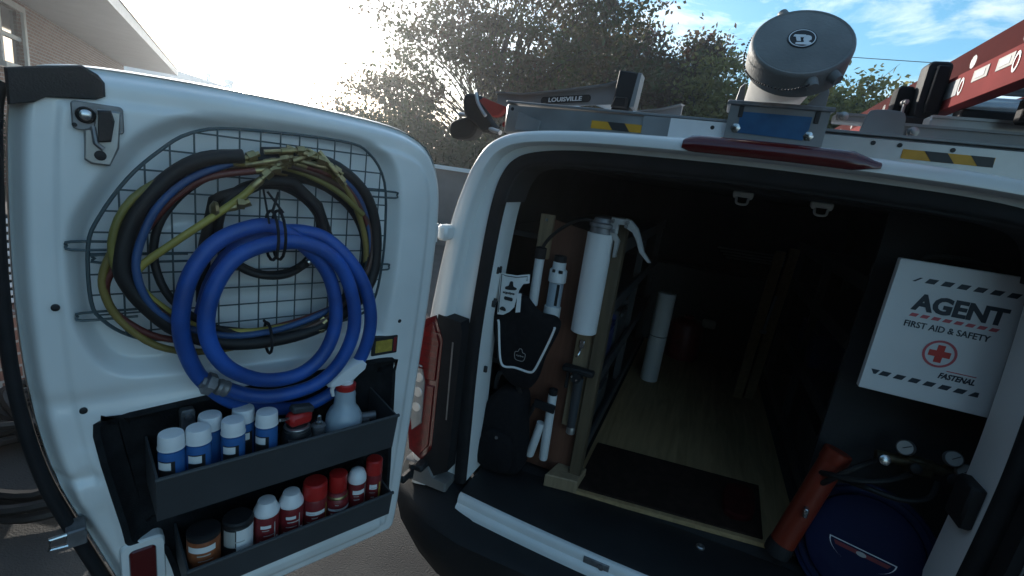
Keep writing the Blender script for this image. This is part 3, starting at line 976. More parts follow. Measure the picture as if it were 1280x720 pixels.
# interior door skin as a relief over the outline
NV_, NU = 250, 170
ov = np.array(OUTL)
vlo, vhi = ov[:, 1].min() + 1e-4, ov[:, 1].max() - 1e-4
vv = vlo + (vhi - vlo) * np.linspace(0, 1, NV_)
uR = np.zeros(NV_); uL = np.zeros(NV_)
for j, v in enumerate(vv):
    xs_ = []
    for i in range(len(OUTL)):
        a, b = OUTL[i], OUTL[(i + 1) % len(OUTL)]
        if (a[1] > v) != (b[1] > v):
            xs_.append(a[0] + (b[0] - a[0]) * (v - a[1]) / (b[1] - a[1]))
    uR[j], uL[j] = min(xs_), max(xs_)
ss_ = np.linspace(0, 1, NU)
UU = uR[:, None] + (uL - uR)[:, None] * ss_[None, :]
VV = np.repeat(vv[:, None], NU, 1)
E_ = sdf(UU, VV, OUTL)
SR = sdf(UU, VV, REC)
SP = sdf(UU, VV, POK)
W = -.040 * (1 - sstep(E_, 0, .030)) ** 1.5 - .006 * (1 - sstep(E_, .05, .062))
W += -.036 * sstep(SR, -.008, .026)
W += -.010 * np.exp(-((VV - 1.115) / .02) ** 2) * sstep(UU, .25, .45) * 0.6
# low swage across the left flank with two small ribs above and below
fl_ = sstep(UU, .62, .66)
W += -.008 * fl_ * np.exp(-((VV - .955) / .012) ** 2)
for uc in (.672, .700):
    W += .005 * np.exp(-((UU - uc) / .010) ** 2) * np.exp(-((VV - .915) / .032) ** 4)
    W += .003 * np.exp(-((UU - uc + .012) / .011) ** 2) * np.exp(-((VV - 1.0) / .02) ** 4)
# pressed swells near the bottom edge and in the recess
bs = sdf(UU, VV, rrect(.05, .545, .50, .585, .017))
W += .007 * sstep(bs, -.004, .008)
rs_ = sdf(UU, VV, rrect(.20, 1.30, .56, 1.44, .05))
W += .012 * sstep(rs_, -.01, .02)
W += -.006 * np.exp(-((UU - .085) / .012) ** 2 - ((VV - 1.19 - (UU - .085) * -1.4) / .04) ** 2)
W = W * (1 - .999 * sstep(SP, -.016, -.002)) 
white, black = MB(), MB()
pts = [[P(UU[j, i], VV[j, i], W[j, i]) for i in range(NU)] for j in range(NV_)]
flat_ = [tuple(p) for row in pts for p in row]
Fw, Fb = [], []
for j in range(NV_ - 1):
    for i in range(NU - 1):
        q = (j * NU + i, j * NU + i + 1, (j + 1) * NU + i + 1, (j + 1) * NU + i)
        if min(SP[j, i], SP[j + 1, i], SP[j, i + 1], SP[j + 1, i + 1]) < 0: Fw.append(q)
def compact(F):
    used = sorted({i for q in F for i in q}); mp_ = {a: k for k, a in enumerate(used)}
    m = MB(); m.v = [flat_[a] for a in used]; m.f = [tuple(mp_[i] for i in q) for q in F]
    return m
door = part("rear_door", compact(Fw), M['paint_in'], van, smooth=55, recalc=False, label="left rear door, its inner side hung with hoses and shelves")
POKS = POK
npk = len(POKS)
dish = MB()
for ins, w in ((-.003, -.012), (-.003, .002), (-.001, .0035), (.008, .0035), (.013, -.008), (.022, -.022), (.036, -.028)):
    for i, (a_, b_) in enumerate(POKS):
        a0, b0 = POKS[i - 1]; a1, b1 = POKS[(i + 1) % npk]
        tx, ty = a1 - a0, b1 - b0; l_ = math.hypot(tx, ty) or 1
        # polygon runs left-top -> right -> bottom: inward normal
        nx_, ny_ = (-ty / l_, tx / l_)
        if sdf(np.array([a_ + nx_ * .004]), np.array([b_ + ny_ * .004]), POKS)[0] < 0: nx_, ny_ = -nx_, -ny_
        dish.v.append(P(a_ + nx_ * ins, b_ + ny_ * ins, w))
for r_ in range(6):
    for k in range(npk):
        dish.f.append((r_ * npk + k, r_ * npk + (k + 1) % npk, (r_ + 1) * npk + (k + 1) % npk, (r_ + 1) * npk + k))
dish.f.append(tuple(6 * npk + k for k in range(npk)))
part("pocket_liner", dish, M['carpet'], door, smooth=60)
# outer skin and edge
ed = MB()
no = len(OUTL)
for w, ins in ((-.0395, .0), (-.055, -.006), (-.075, -.004), (-.088, .02)):
    for i, (a, b) in enumerate(OUTL):
        a0, b0 = OUTL[i - 1]; a1, b1 = OUTL[(i + 1) % no]
        tx, ty = a1 - a0, b1 - b0; l = math.hypot(tx, ty)
        ed.v.append(P(a - ty / l * ins * -1 * -1, b + tx / l * ins * -1, w) if False else P(a + (.36 - a) * ins, b + (1.1 - b) * ins, w))
for r_ in range(3):
    for k in range(no):
        ed.f.append((r_ * no + k, r_ * no + (k + 1) % no, (r_ + 1) * no + (k + 1) % no, (r_ + 1) * no + k))
ed.f.append(tuple(3 * no + k for k in range(no)))
part("outer_skin", ed, M['paint'], door)
# black rubber along the free edge and over the top corner
lo_ = [p for p in OUTL if p[0] > .60 and p[1] < 1.705]
lo_.sort(key=lambda p: -p[1] if p[0] > .70 else (-2 + p[0] if p[1] > 1.2 else -p[1]))
sealpts = [(.748, 1.655), (.760, 1.62), (.769, 1.50), (.775, 1.35), (.775, 1.20), (.766, 1.07), (.748, .95), (.722, .85), (.694, .75), (.664, .65), (.636, .58)]
sm = MB()
cs = catmull([(a, b, 0) for a, b in sealpts], 5)
ring = [(-.014, -.006), (-.010, .002), (-.004, .004), (.003, .000), (.007, -.012), (.006, -.05), (-.010, -.06)]
for i, c in enumerate(cs):
    a = cs[max(0, i - 1)]; b = cs[min(len(cs) - 1, i + 1)]
    t = (b - a); t /= np.linalg.norm(t)
    nx, ny = -t[1], t[0]
    if nx * (c[0] - .36) + ny * (c[1] - 1.1) < 0: nx, ny = -nx, -ny
    for (e, w) in ring:
        sm.v.append(P(c[0] + nx * e, c[1] + ny * e, w - .012))
nr2 = len(ring)
for i in range(len(cs) - 1):
    for k in range(nr2):
        sm.f.append((i * nr2 + k, i * nr2 + (k + 1) % nr2, (i + 1) * nr2 + (k + 1) % nr2, (i + 1) * nr2 + k))
part("edge_seal", sm, M['rubber'], door, smooth=50)
cc = MB(); cc.prism([(.742, 1.674), (.70, 1.686), (.655, 1.697), (.636, 1.687), (.628, 1.676), (.628, 1.655), (.640, 1.648), (.70, 1.640), (.714, 1.630), (.742, 1.622)], P, -.03, .004, .004)
part("corner_cap", cc, M['plastic'], door)
# latch at the top of the free edge
l_ = MB()
l_.prism(rrect(.607, 1.598, .672, 1.642, .006), P, -.02, .012, .002)
lt = part("latch", l_, M['zinc'], door)
a = MB(); a.prism([(.660, 1.552), (.652, 1.546), (.628, 1.545), (.615, 1.575), (.611, 1.634), (.640, 1.634), (.646, 1.604), (.658, 1.600)], P, -.02, .016, .003); part("bracket", a, M['steel'], lt)
a = MB(); a.prism([(.640, 1.632), (.624, 1.634), (.620, 1.618), (.626, 1.585), (.642, 1.582)], P, .012, .030, .003); part("hook", a, M['plastic'], lt)
a = MB(); a.lathe([(.0, .012), (.013, .012), (.013, .017), (.011, .019), (.010, .017)], P(.655, 1.622, 0), 18, rot_to(DN)); part("bolt_ring", a, M['plastic'], lt)
a = MB(); a.lathe([(.0, .012), (.0085, .012), (.0085, .022), (.006, .024), (0, .024)], P(.655, 1.622, 0), 14, rot_to(DN)); part("bolt", a, M['chrome'], lt)
a = MB(); a.lathe([(.0, .0), (.008, .0), (.008, .018), (.006, .019), (0, .019)], P(.640, 1.561, 0), 14, rot_to(DN)); part("bolt", a, M['plastic'], lt)
a = MB(); a.tube([P(.647, 1.605, .016), P(.645, 1.580, .024), P(.636, 1.572, .022)], .004, 8); part("lever", a, M['zinc'], lt)
for (u, v) in ((.669, 1.605), (.630, 1.603), (.621, 1.625), (.617, 1.598)):
    a = MB(); a.lathe([(0, .01), (.0035, .01), (.0035, .0145), (0, .0145)], P(u, v, 0), 10, rot_to(DN)); part("rivet", a, M['plastic'], lt)
# lower latch, reflector, gold label, small plugs
a = MB(); a.prism(rrect(.694, .826, .724, .862, .004), P, -.03, .012, .003)
ll = part("lower_latch", a, M['zinc'], door)
a = MB(); a.tube([P(.722, .860, .012), P(.745, .861, .014), P(.747, .840, .014), P(.722, .836, .012)], .004, 8); part("loop", a, M['chrome'], ll)
a = MB(); a.prism(rrect(.572, .655, .648, .785, .016), P, -.025, .004, .004); bz = part("reflector_bezel", a, M['paint_in'], door)
a = MB(); a.prism(rrect(.588, .676, .634, .768, .010), P, .002, .009, .003); part("reflector", a, M['darklens'], bz)
a = MB(); a.prism(rrect(.048, 1.112, .122, 1.162, .003), P, -.03, .0035, .001); lb_ = part("label", a, M['label_k'], door)
a = MB(); a.prism(rrect(.064, 1.120, .112, 1.153, .001), P, .003, .0042); part("label_print", a, M['labelgold'], lb_)
a = MB(); a.prism(rrect(.051, 1.117, .060, 1.157, .001), P, .003, .0042); part("label_print", a, M['darkred'], lb_)
for (u, v) in ((.030, .60), (.10, .575), (.045, 1.20), (.685, 1.10), (.71, 1.30)):
    a = MB(); a.lathe([(0, -.004), (.006, -.004), (.006, .0005), (.004, .002), (0, .002)], P(u, v, -.001), 12, rot_to(DN)); part("plug", a, M['plastic'], door)

# ------------------------------------------------------------------ wire grid hung on the door
grid = thing("wire_grid", P(.39, 1.22, .01), "dark wire grid rack fixed on the open van door", "grid")
GO = [(.664, 1.309), (.663, 1.407), (.646, 1.458), (.606, 1.525), (.560, 1.577), (.512, 1.615), (.435, 1.634), (.233, 1.640), (.165, 1.622), (.121, 1.560), (.110, 1.45), (.112, 1.35), (.129, 1.262), (.18, 1.225), (.30, 1.216), (.45, 1.215), (.570, 1.224), (.615, 1.240), (.649, 1.272)]
GW = .004
gs = catmull([(a, b, 0) for a, b in GO], 4, True)
a = MB(); a.tube([P(q[0], q[1], GW) for q in gs], .0032, 7, closed=True); part("rim", a, M['wire'], grid)
gp = [(q[0], q[1]) for q in gs]
def spans(axis, c):
    xs_ = []
    for i in range(len(gp)):
        p, q = gp[i], gp[(i + 1) % len(gp)]
        if (p[axis] > c) != (q[axis] > c):
            xs_.append(p[1 - axis] + (q[1 - axis] - p[1 - axis]) * (c - p[axis]) / (q[axis] - p[axis]))
    return min(xs_), max(xs_)
u = .135
while u < .65:
    v0, v1 = spans(0, u)
    a = MB(); a.tube([P(u, v0, GW + .003), P(u, v1, GW + .003)], .0016, 6); part("wire", a, M['wire'], grid)
    u += .0372
v = 1.245
while v < 1.63:
    u0, u1 = spans(1, v)
    a = MB(); a.tube([P(u0, v, GW - .002), P(u1, v, GW - .002)], .0016, 6); part("wire", a, M['wire'], grid)
    v += .0372
for (u0, u1, v) in ((.690, .62, 1.408), (.683, .60, 1.282), (.083, .16, 1.532), (.090, .15, 1.352), (.655, .52, 1.385)):
    a = MB()
    sgn = 1 if u0 > u1 else -1
    a.tube(catmull([P(u1, v + .007, GW), P(u0 - sgn * .006, v + .007, GW), P(u0, v, GW - .004), P(u0 - sgn * .006, v - .007, GW), P(u1, v - .007, GW)], 3), .0024, 6)
    part("hanger", a, M['wire'], grid)

# ------------------------------------------------------------------ hoses coiled on the grid
def ringpath(cu, cv, ru, rv, a0, a1, w0, w1, seed, n=None, jit=.006):
    rs = random.Random(seed)
    n = n or int(abs(a1 - a0) / 24) + 2
    ph = rs.uniform(0, 6)
    R_ = []
    for k in range(n):
        f = k / (n - 1)
        an = R(a0 + (a1 - a0) * f)
        d1 = 1 + .03 * math.sin(2 * an + ph) + rs.uniform(-jit, jit) / .2
        R_.append(P(cu + ru * d1 * math.cos(an), cv + rv * d1 * math.sin(an), w0 + (w1 - w0) * f + .006 * math.sin(3 * an + ph)))
    return catmull(R_, 4)
def fitting(mb, p, dirv, r_):
    """hose end: crimped ferrule, hex nut, nose"""
    rm = rot_to(dirv)
    mb.lathe([(r_ * 1.05, 0), (r_ * 1.15, .004), (r_ * 1.05, .010), (r_ * 1.15, .016), (r_ * 1.0, .022), (r_ * .7, .024), (r_ * .7, .030)], p, 12, rm)
    mb.lathe([(r_ * 1.5, .030), (r_ * 1.5, .044), (r_ * 1.2, .045), (r_ * .8, .046), (r_ * .8, .052)], p, 6, rm)
def hose(name, pts, r_, m, label, ends=(1, 1), group="hoses coiled on the door grid", fm='brass', n=10):
    mb = MB(); mb.tube(pts, r_, n)
    mid = pts[len(pts) // 2]
    A = np.array([tuple(Vector(p)) for p in pts])
    base = Vector(((A[:, 0].min() + A[:, 0].max()) / 2, (A[:, 1].min() + A[:, 1].max()) / 2, A[:, 2].min()))
    t = thing(name, base, label, "hose", group)
    part("tube", mb, m, t, smooth=60)
    for e, (i, j) in zip(ends, ((0, 1), (-1, -2))):
        if e:
            f = MB(); p = Vector(pts[i]); dv = (p - Vector(pts[j]))
            fitting(f, p - dv.normalized() * .004, dv, r_)
            part("fitting", f, M[fm], t, smooth=30)
    return t
BL = [(0.623, 1.386), (0.612, 1.441), (0.589, 1.489), (0.548, 1.54), (0.494, 1.576), (0.416, 1.597), (0.327, 1.6), (0.242, 1.577), (0.183, 1.521), (0.153, 1.429), (0.16, 1.333), (0.206, 1.267), (0.288, 1.224), (0.38, 1.209), (0.47, 1.217), (0.543, 1.252), (0.59, 1.304), (0.616, 1.35)]
bl = [P(u, v, .045) for u, v in BL]
bp_ = [P(.438, 1.586, .05)] + [P(.50, 1.574, .05)] + [P(u, v, .045) for u, v in BL[3:0:-1]] + [P(BL[0][0], BL[0][1], .045)] + [P(u, v, .045) for u, v in BL[:9:-1]] + [P(.150, 1.40, .04), P(.158, 1.47, .038), P(.188, 1.535, .038), P(.25, 1.583, .036), P(.33, 1.600, .034), P(.40, 1.594, .034)]
hose("black_hose", catmull(bp_, 4), .0135, M['blackhose'], "thick black hose, outermost coil on the door grid", ends=(0, 0))
hose("black_hose", ringpath(.392, 1.395, .226, .178, 100, 100 + 700, .022, .034, 4), .010, M['blackhose'], "thin black hose looped inside the thick black coil on the door", ends=(1, 1))
def tr3(L): return [tuple(q) for q in catmull([tuple(P(*q)) for q in L], 4)]
YEL = [(0.401, 1.576, 0.05), (0.493, 1.566, 0.043), (0.547, 1.532, 0.037), (0.587, 1.477, 0.03), (0.622, 1.423, 0.028), (0.644, 1.374, 0.027), (0.647, 1.331, 0.025), (0.628, 1.278, 0.025), (0.577, 1.221, 0.025), (0.507, 1.197, 0.025), (0.42, 1.201, 0.027), (0.324, 1.221, 0.028), (0.234, 1.244, 0.03), (0.18, 1.31, 0.033), (0.172, 1.389, 0.037), (0.19, 1.464, 0.04), (0.228, 1.535, 0.043), (0.276, 1.573, 0.047), (0.327, 1.588, 0.05)]
YEL2 = [(0.216, 1.262, 0.03), (0.325, 1.236, 0.032), (0.437, 1.233, 0.034), (0.521, 1.261, 0.037), (0.571, 1.304, 0.041), (0.599, 1.343, 0.045), (0.6, 1.377, 0.051), (0.552, 1.422, 0.057), (0.497, 1.467, 0.061), (0.446, 1.51, 0.063), (0.422, 1.535, 0.065)]
RED = [(0.414, 1.563, 0.055), (0.494, 1.542, 0.048), (0.548, 1.497, 0.041), (0.589, 1.438, 0.034), (0.623, 1.388, 0.03), (0.643, 1.349, 0.025), (0.642, 1.311, 0.022), (0.622, 1.276, 0.022), (0.57, 1.235, 0.022), (0.492, 1.221, 0.023), (0.389, 1.229, 0.026), (0.29, 1.25, 0.029), (0.198, 1.291, 0.031), (0.16, 1.368, 0.033), (0.166, 1.445, 0.035), (0.206, 1.518, 0.039), (0.257, 1.563, 0.045), (0.326, 1.58, 0.05)]
BLU = [(0.453, 1.574, 0.05), (0.519, 1.54, 0.051), (0.567, 1.491, 0.052), (0.593, 1.435, 0.053), (0.604, 1.386, 0.054), (0.597, 1.336, 0.054), (0.573, 1.292, 0.052), (0.524, 1.255, 0.05), (0.44, 1.229, 0.046), (0.329, 1.239, 0.041), (0.221, 1.285, 0.039), (0.17, 1.369, 0.036), (0.172, 1.464, 0.036), (0.218, 1.544, 0.041), (0.292, 1.58, 0.045)]
hose("yellow_hose", tr3(YEL), .0066, M['yellowhose'], "yellow charging hose in the large coil on the door")
hose("yellow_hose", tr3(YEL2), .0068, M['brightyellow'], "yellow charging hose with a free end slanting across the grid", ends=(0, 1))
hose("red_hose", tr3(RED), .0064, M['redhose'], "dull red charging hose in the large coil on the door")
hose("blue_hose", tr3(BLU), .0068, M['thinblue'], "thin blue charging hose in the large coil on the door")
hose("black_hose", ringpath(.372, 1.402, .208, .176, 150, 420, .03, .036, 24, jit=.003), .0070, M['blackhose'], "thin black hose on the inner side of the large coil", ends=(0, 1))
hose("black_hose", ringpath(.389, 1.402, .229, .186, 30, 30 + 560, .030, .040, 61, jit=.003), .0085, M['blackhose'], "medium black hose running twice round beside the thick black coil", ends=(0, 1))
hose("brown_hose", ringpath(.384, 1.398, .219, .184, -40, 330, .040, .046, 63, jit=.004), .0060, M['brownhose'], "dull brown hose in the large coil on the door", ends=(0, 0))
hose("olive_hose", ringpath(.393, 1.396, .238, .184, -110, 150, .044, .040, 67, jit=.003), .0062, M['olivehose'], "olive yellow hose on the right flank of the large coil", ends=(1, 0))
sc_ = ringpath(.376, 1.443, .100, .094, 20, 20 + 900, .012, .040, 31, jit=.004)
hose("black_hose", sc_ + [P(.33, 1.368, .052), P(.310, 1.383, .055)], .0078, M['blackhose'], "small tight coil of thin black hose in the middle of the grid", fm='chrome')
hose("black_hose", [P(.50, 1.30, .02), P(.497, 1.40, .022), P(.478, 1.50, .024), P(.468, 1.506, .03), P(.44, 1.518, .036), P(.39, 1.546, .04), P(.345, 1.545, .04), P(.29, 1.50, .034), P(.262, 1.43, .03), P(.258, 1.36, .026)], .012, M['blackhose'],
     "black hose arching above the small coil on the grid", ends=(0, 0))
# brass cluster at the top of the coil
bcl = thing("brass_coupling", P(.34, 1.595, .06), "tangle of brass couplings at the top of the hose coil", "coupling")
rs = random.Random(3)
for (u, v, an, L, r_) in ((.375, 1.604, 10, .05, .0058), (.335, 1.606, -14, .05, .006), (.295, 1.598, -30, .045, .006), (.355, 1.588, 24, .05, .005), (.31, 1.585, -8, .06, .0055), (.405, 1.580, 18, .05, .005), (.28, 1.590, -50, .035, .0062)):
    f = MB()
    dv = DD * -math.cos(R(an)) + Vector((0, 0, 1)) * math.sin(R(an)) + DN * rs.uniform(-.1, .25)
    fitting(f, P(u, v, .062 + rs.uniform(-.008, .008)), dv, r_)
    f.tube([P(u, v, .06) - dv * .03, P(u, v, .062)], r_ * .8, 8)
    part("fitting", f, M['brass'], bcl, smooth=30)
f = MB(); f.tube([P(.475, 1.487, .058), P(.455, 1.492, .064), P(.43, 1.505, .068)], [.006, .006, .008], 8); f.lathe([(.014, 0), (.016, .006), (.008, .012)], P(.481, 1.486, .056), 10, rot_to(DD)); f.lathe([(.011, 0), (.011, .012), (.007, .013)], P(.44, 1.50, .066), 6, rot_to(DD))
single("valve_fitting", f, M['brass'], "brass flared valve fitting left of the small black coil", "fitting", smooth=30)

# thick blue hose in front
THB = [(0.47, 1.124, 0.06), (0.426, 1.1, 0.062), (0.367, 1.088, 0.066), (0.29, 1.1, 0.07), (0.24, 1.149, 0.078), (0.215, 1.227, 0.085), (0.226, 1.313, 0.088), (0.264, 1.388, 0.09), (0.323, 1.427, 0.09), (0.389, 1.431, 0.09), (0.455, 1.406, 0.09), (0.492, 1.353, 0.09), (0.508, 1.288, 0.09), (0.499, 1.227, 0.088), (0.464, 1.173, 0.084), (0.4, 1.136, 0.078), (0.326, 1.134, 0.072), (0.274, 1.175, 0.07), (0.252, 1.249, 0.07), (0.267, 1.34, 0.07), (0.308, 1.402, 0.07), (0.383, 1.458, 0.07), (0.447, 1.45, 0.07), (0.497, 1.417, 0.07), (0.531, 1.358, 0.07), (0.544, 1.282, 0.068), (0.536, 1.218, 0.06), (0.508, 1.146, 0.045), (0.449, 1.072, 0.022), (0.365, 1.028, 0.01), (0.283, 1.017, 0.01), (0.212, 1.059, 0.025), (0.176, 1.143, 0.055), (0.166, 1.23, 0.07), (0.183, 1.311, 0.072), (0.22, 1.378, 0.066), (0.271, 1.429, 0.052), (0.32, 1.445, 0.045), (0.373, 1.441, 0.036), (0.438, 1.415, 0.034), (0.482, 1.353, 0.032), (0.504, 1.274, 0.032)]
hose("blue_hose", [tuple(q) for q in catmull([tuple(P(*q)) for q in THB], 5)], .0150, M['bluehose'], "thick bright blue hose coiled in front on the door", ends=(1, 0), fm='zinc', n=14)
tie = MB()
for (du, w) in ((-.006, .0), (.008, .004)):
    lp = []
    for k in range(17):
        an = 2 * math.pi * k / 16
        lp.append(P(.388 + du + .003 * math.sin(an), 1.444 + .048 * math.cos(an), .08 + w + .052 * math.sin(an)))
    tie.tube(lp, .0028, 6)
tie.tube([P(.377, 1.49, .09), P(.397, 1.525, .06)], .0025, 6); tie.tube([P(.397, 1.49, .09), P(.377, 1.525, .06)], .0025, 6); tie.tube([P(.405, 1.47, .1), P(.402, 1.53, .05)], .002, 6)
single("cable_tie", tie, M['rubber'], "black wire tie binding the blue hose to the grid", "tie")
tie = MB()
lp = [P(.385 + .004 * math.sin(2 * math.pi * k / 14), 1.215 + .032 * math.cos(2 * math.pi * k / 14), .04 + .04 * math.sin(2 * math.pi * k / 14)) for k in range(15)]
tie.tube(lp, .003, 6); tie.tube([P(.385, 1.245, .05), P(.40, 1.262, .06)], .003, 6)
single("cable_tie", tie, M['rubber'], "black tie round the bottom of the large hose coil", "tie")

# ------------------------------------------------------------------ two storage trays in the door pocket
shelf = thing("storage_shelf", P(.34, .68, .05), "charcoal two-tier storage tray set into the door pocket", "shelf")
def slab(poly, w0, w1): return MB().prism(poly, P, w0, w1)
def quadslab(c, th):
    """thin slab from four door-space corners, thickness along its normal"""
    A = [Vector(P(*q)) for q in c]
    nn = (A[1] - A[0]).cross(A[3] - A[0]).normalized() * th
    m = MB(); m.add([*A, *[p + nn for p in A]], [(0, 1, 2, 3), (7, 6, 5, 4), (0, 4, 5, 1), (1, 5, 6, 2), (2, 6, 7, 3), (3, 7, 4, 0)])
    return m
def make_tray(u0, u1, zf, zt, wb, wt, name):
    a = quadslab([(u0, zf, -.024), (u1, zf, -.024), (u1, zf, wb), (u0, zf, wb)], .004)
    f = part(name, a, M['tray'], shelf, smooth=0)
    front = quadslab([(u0 - .004, zf - .004, wb), (u1 + .004, zf - .004, wb), (u1 + .004, zt, wt), (u0 - .004, zt, wt)], .004)
    part("front_panel", front, M['tray'], f, smooth=0)
    for u in (u0, u1):
        e = MB(); A = [P(u, zf, -.024), P(u, zf, wb), P(u, zt - .002, wt - .002), P(u, zt + .012, -.024)]
        dd = DD * (.004 if u == u1 else -.004)
        e.add([*A, *[p + dd for p in A]], [(0, 1, 2, 3), (7, 6, 5, 4), (0, 4, 5, 1), (1, 5, 6, 2), (2, 6, 7, 3), (3, 7, 4, 0)])
        part("end_panel", e, M['tray'], f, smooth=0)
    rim = MB(); rim.tube([P(u0 - .006, zt, wt), P(u1 + .006, zt, wt)], .0042, 8); part("rim", rim, M['tray'], f)
    return f
make_tray(.105, .592, .902, .997, .108, .124, "upper_tray")
make_tray(.100, .548, .700, .768, .112, .122, "lower_tray")
a = MB(); a.prism(rrect(.512, .97, .538, 1.06, .006), P, -.02, .0, .002); a.lathe([(0, 0), (.008, 0), (.006, .006), (0, .006)], P(.525, 1.045, 0), 10, rot_to(DN)); part("bracket", a, M['zinc'], shelf)

# ------------------------------------------------------------------ bottles and cans
def standing(name, u, w, zf, label, cat, group=None, rz=0):
    t = thing(name, (0, 0, 0), label, cat, group)
    return t
ANG = math.atan2(DN.y, DN.x)
def put(t, u, w, zf, spin=0):
    t.location = P(u, zf, w); t.rotation_euler = (0, 0, ANG + spin)
# prototype: blue bottle, white ribbed cap, black and white label (front of label faces local +X)
def arc_label(mb, r_, z0, z1, a0, a1, n=10):
    V = []; F = []
    for k in range(n + 1):
        an = R(a0 + (a1 - a0) * k / n)
        V += [(r_ * math.cos(an), r_ * math.sin(an), z0), (r_ * math.cos(an), r_ * math.sin(an), z1)]
    for k in range(n): F.append((2 * k, 2 * k + 2, 2 * k + 3, 2 * k + 1))
    mb.add(V, F)
def bottle():
    t = thing("bottle", (0, 0, 0), "", "bottle", "white-capped blue bottles in the upper tray")
    a = MB(); a.lathe([(.019, 0), (.0222, .003), (.0222, .115), (.021, .123), (.016, .126), (.016, .130)], (0, 0, 0), 24); part("body", a, M['bottleblue'], t)
    c = MB()
    prof_ = [(.0218, .1275), (.0221, .129), (.0212, .153), (.0200, .1565), (.012, .157)]
    c.lathe(prof_, (0, 0, 0), 30); c.lathe([(.0228, .1275), (.0228, .130)], (0, 0, 0), 30)
    cp = part("cap", c, M['whitepl'], t)
    l = MB(); arc_label(l, .0226, .012, .108, -75, 5); part("label", l, M['label_k'], t)
    l = MB(); arc_label(l, .0230, .090, .106, -72, -12); part("label", l, M['label_w'], t)
    l = MB(); arc_label(l, .0230, .030, .052, -40, 10); part("label", l, M['label_w'], t)
    return t
bproto = bottle()
BOT = [(.566, .080, 0, .004, "white-capped blue bottle at the left front end of the upper tray"),
       (.522, .081, 14, .002, "white-capped blue bottle second from the left in the tray's front row"),
       (.494, .040, -20, .006, "white-capped blue bottle behind the two leftmost bottles"),
       (.461, .081, 8, .001, "white-capped blue bottle third in the front row, between two back bottles"),
       (.432, .040, 30, .007, "white-capped blue bottle farthest back in the upper tray"),
       (.396, .078, -10, .003, "white-capped blue bottle at the right, next to the red-nozzled can")]
for i, (u, w, sp_, dz, lb2) in enumerate(BOT):
    t = bproto if i == 0 else copy_tree(bproto)
    t["label"] = lb2
    put(t, u, w, .906, R(sp_))
def can(name, label, cat, prof_body, mb_, cap_prof=None, cap_m=None, extra=(), group=None):
    t = thing(name, (0, 0, 0), label, cat, group)
    a = MB(); a.lathe(prof_body, (0, 0, 0), 24); part("body", a, mb_, t)
    if cap_prof:
        c = MB(); c.lathe(cap_prof, (0, 0, 0), 24); part("cap", c, cap_m, t)
    zt_ = max(z for r_, z in prof_body) ; rb_ = max(r_ for r_, z in prof_body)
    pr_ = random.Random(hash(label) % 997 if False else len(label) * 31)
    for q in range(5):
        l = MB(); z_ = zt_ * (.16 + .13 * q + pr_.uniform(-.02, .02)); a_ = pr_.uniform(-62, -30); arc_label(l, rb_ + .0006, z_, z_ + pr_.uniform(.0012, .0030), a_, a_ + pr_.uniform(18, 60), 6); part("print", l, M['pvcgrey'] if mb_ is not M['pvcgrey'] else M['label_k'], t)
    for (r_, z0, z1, a0, a1, m) in extra:
        l = MB(); arc_label(l, r_, z0, z1, a0, a1); part("label", l, m, t)
    return t
# upper tray: black can with red and grey nozzle, small brass valve, spray bottle, brass piece
t = can("spray_can", "black spray can with red and grey nozzle in the upper tray", "spray can",
        [(.030, 0), (.031, .002), (.031, .088), (.028, .096), (.030, .098), (.028, .102), (.018, .108)], M['label_k'], None, None,
        [(.0315, .03, .07, -40, 50, M['labelgold']), (.0316, .074, .084, -60, 60, M['steel'])])
a = MB(); a.lathe([(.0285, .096), (.029, .099), (.027, .104), (.02, .106)], (0, 0, 0), 24); part("rim", a, M['steel'], t)
a = MB(); a.box((0, .004, .121), (.034, .052, .03), bev=.008); c = part("nozzle", a, M['red'], t)
a = MB(); a.box((0, .010, .142), (.026, .05, .016), Matrix.Rotation(R(-12), 3, 'X'), bev=.005); part("trigger", a, M['tray'], c)
a = MB(); a.tube([(.004, -.02, .128), (.012, -.045, .136)], .0035, 8); part("straw", a, M['chrome'], c)
put(t, .331, .074, .906, R(8))
t = thing("valve", (0, 0, 0), "small metal valve standing right of the red-nozzled can", "valve")
a = MB(); a.lathe([(.014, 0), (.014, .085), (.012, .087), (.016, .088), (.016, .093), (.010, .096)], (0, 0, 0), 14); part("base", a, M['zinc'], t)
a = MB(); a.lathe([(.009, .094), (.009, .102), (.005, .104), (.005, .116), (.003, .118)], (0, 0, 0), 10); part("stem", a, M['chrome'], t)
put(t, .283, .078, .906)
t = thing("spray_bottle", (0, 0, 0), "cloudy spray bottle with white trigger head at the tray's right", "spray bottle")
a = MB(); a.lathe([(.036, 0), (.042, .004), (.043, .040), (.0425, .052)], (0, 0, 0), 28); part("liquid_base", a, M['bottleblue'], t)
a = MB(); a.lathe([(.0425, .0525), (.043, .075), (.041, .095), (.034, .110), (.026, .120), (.024, .140), (.0245, .150), (.022, .160), (.022, .166)], (0, 0, 0), 28); part("body", a, M['bottleclear'], t)
a = MB(); a.lathe([(.0225, .162), (.0235, .164), (.0235, .176), (.0215, .178)], (0, 0, 0), 24); part("collar", a, M['red'], t)
a = MB(); a.lathe([(.017, .178), (.017, .187), (.012, .19)], (0, 0, 0), 20)
hp = [(-.052, .180), (-.050, .190), (-.020, .215), (.020, .232), (.040, .232), (.050, .222), (.048, .212), (.030, .198), (.015, .186), (-.030, .178)]
a.prism(hp, lambda p, q, w: (w, p * .9, q), -.015, .015, .005)
c = part("trigger_head", a, M['whitepl'], t)
a = MB(); a.tube([(0, -.028, .182), (0, -.034, .166), (0, -.030, .150)], [.006, .005, .004], 8); part("trigger", a, M['whitepl'], c)
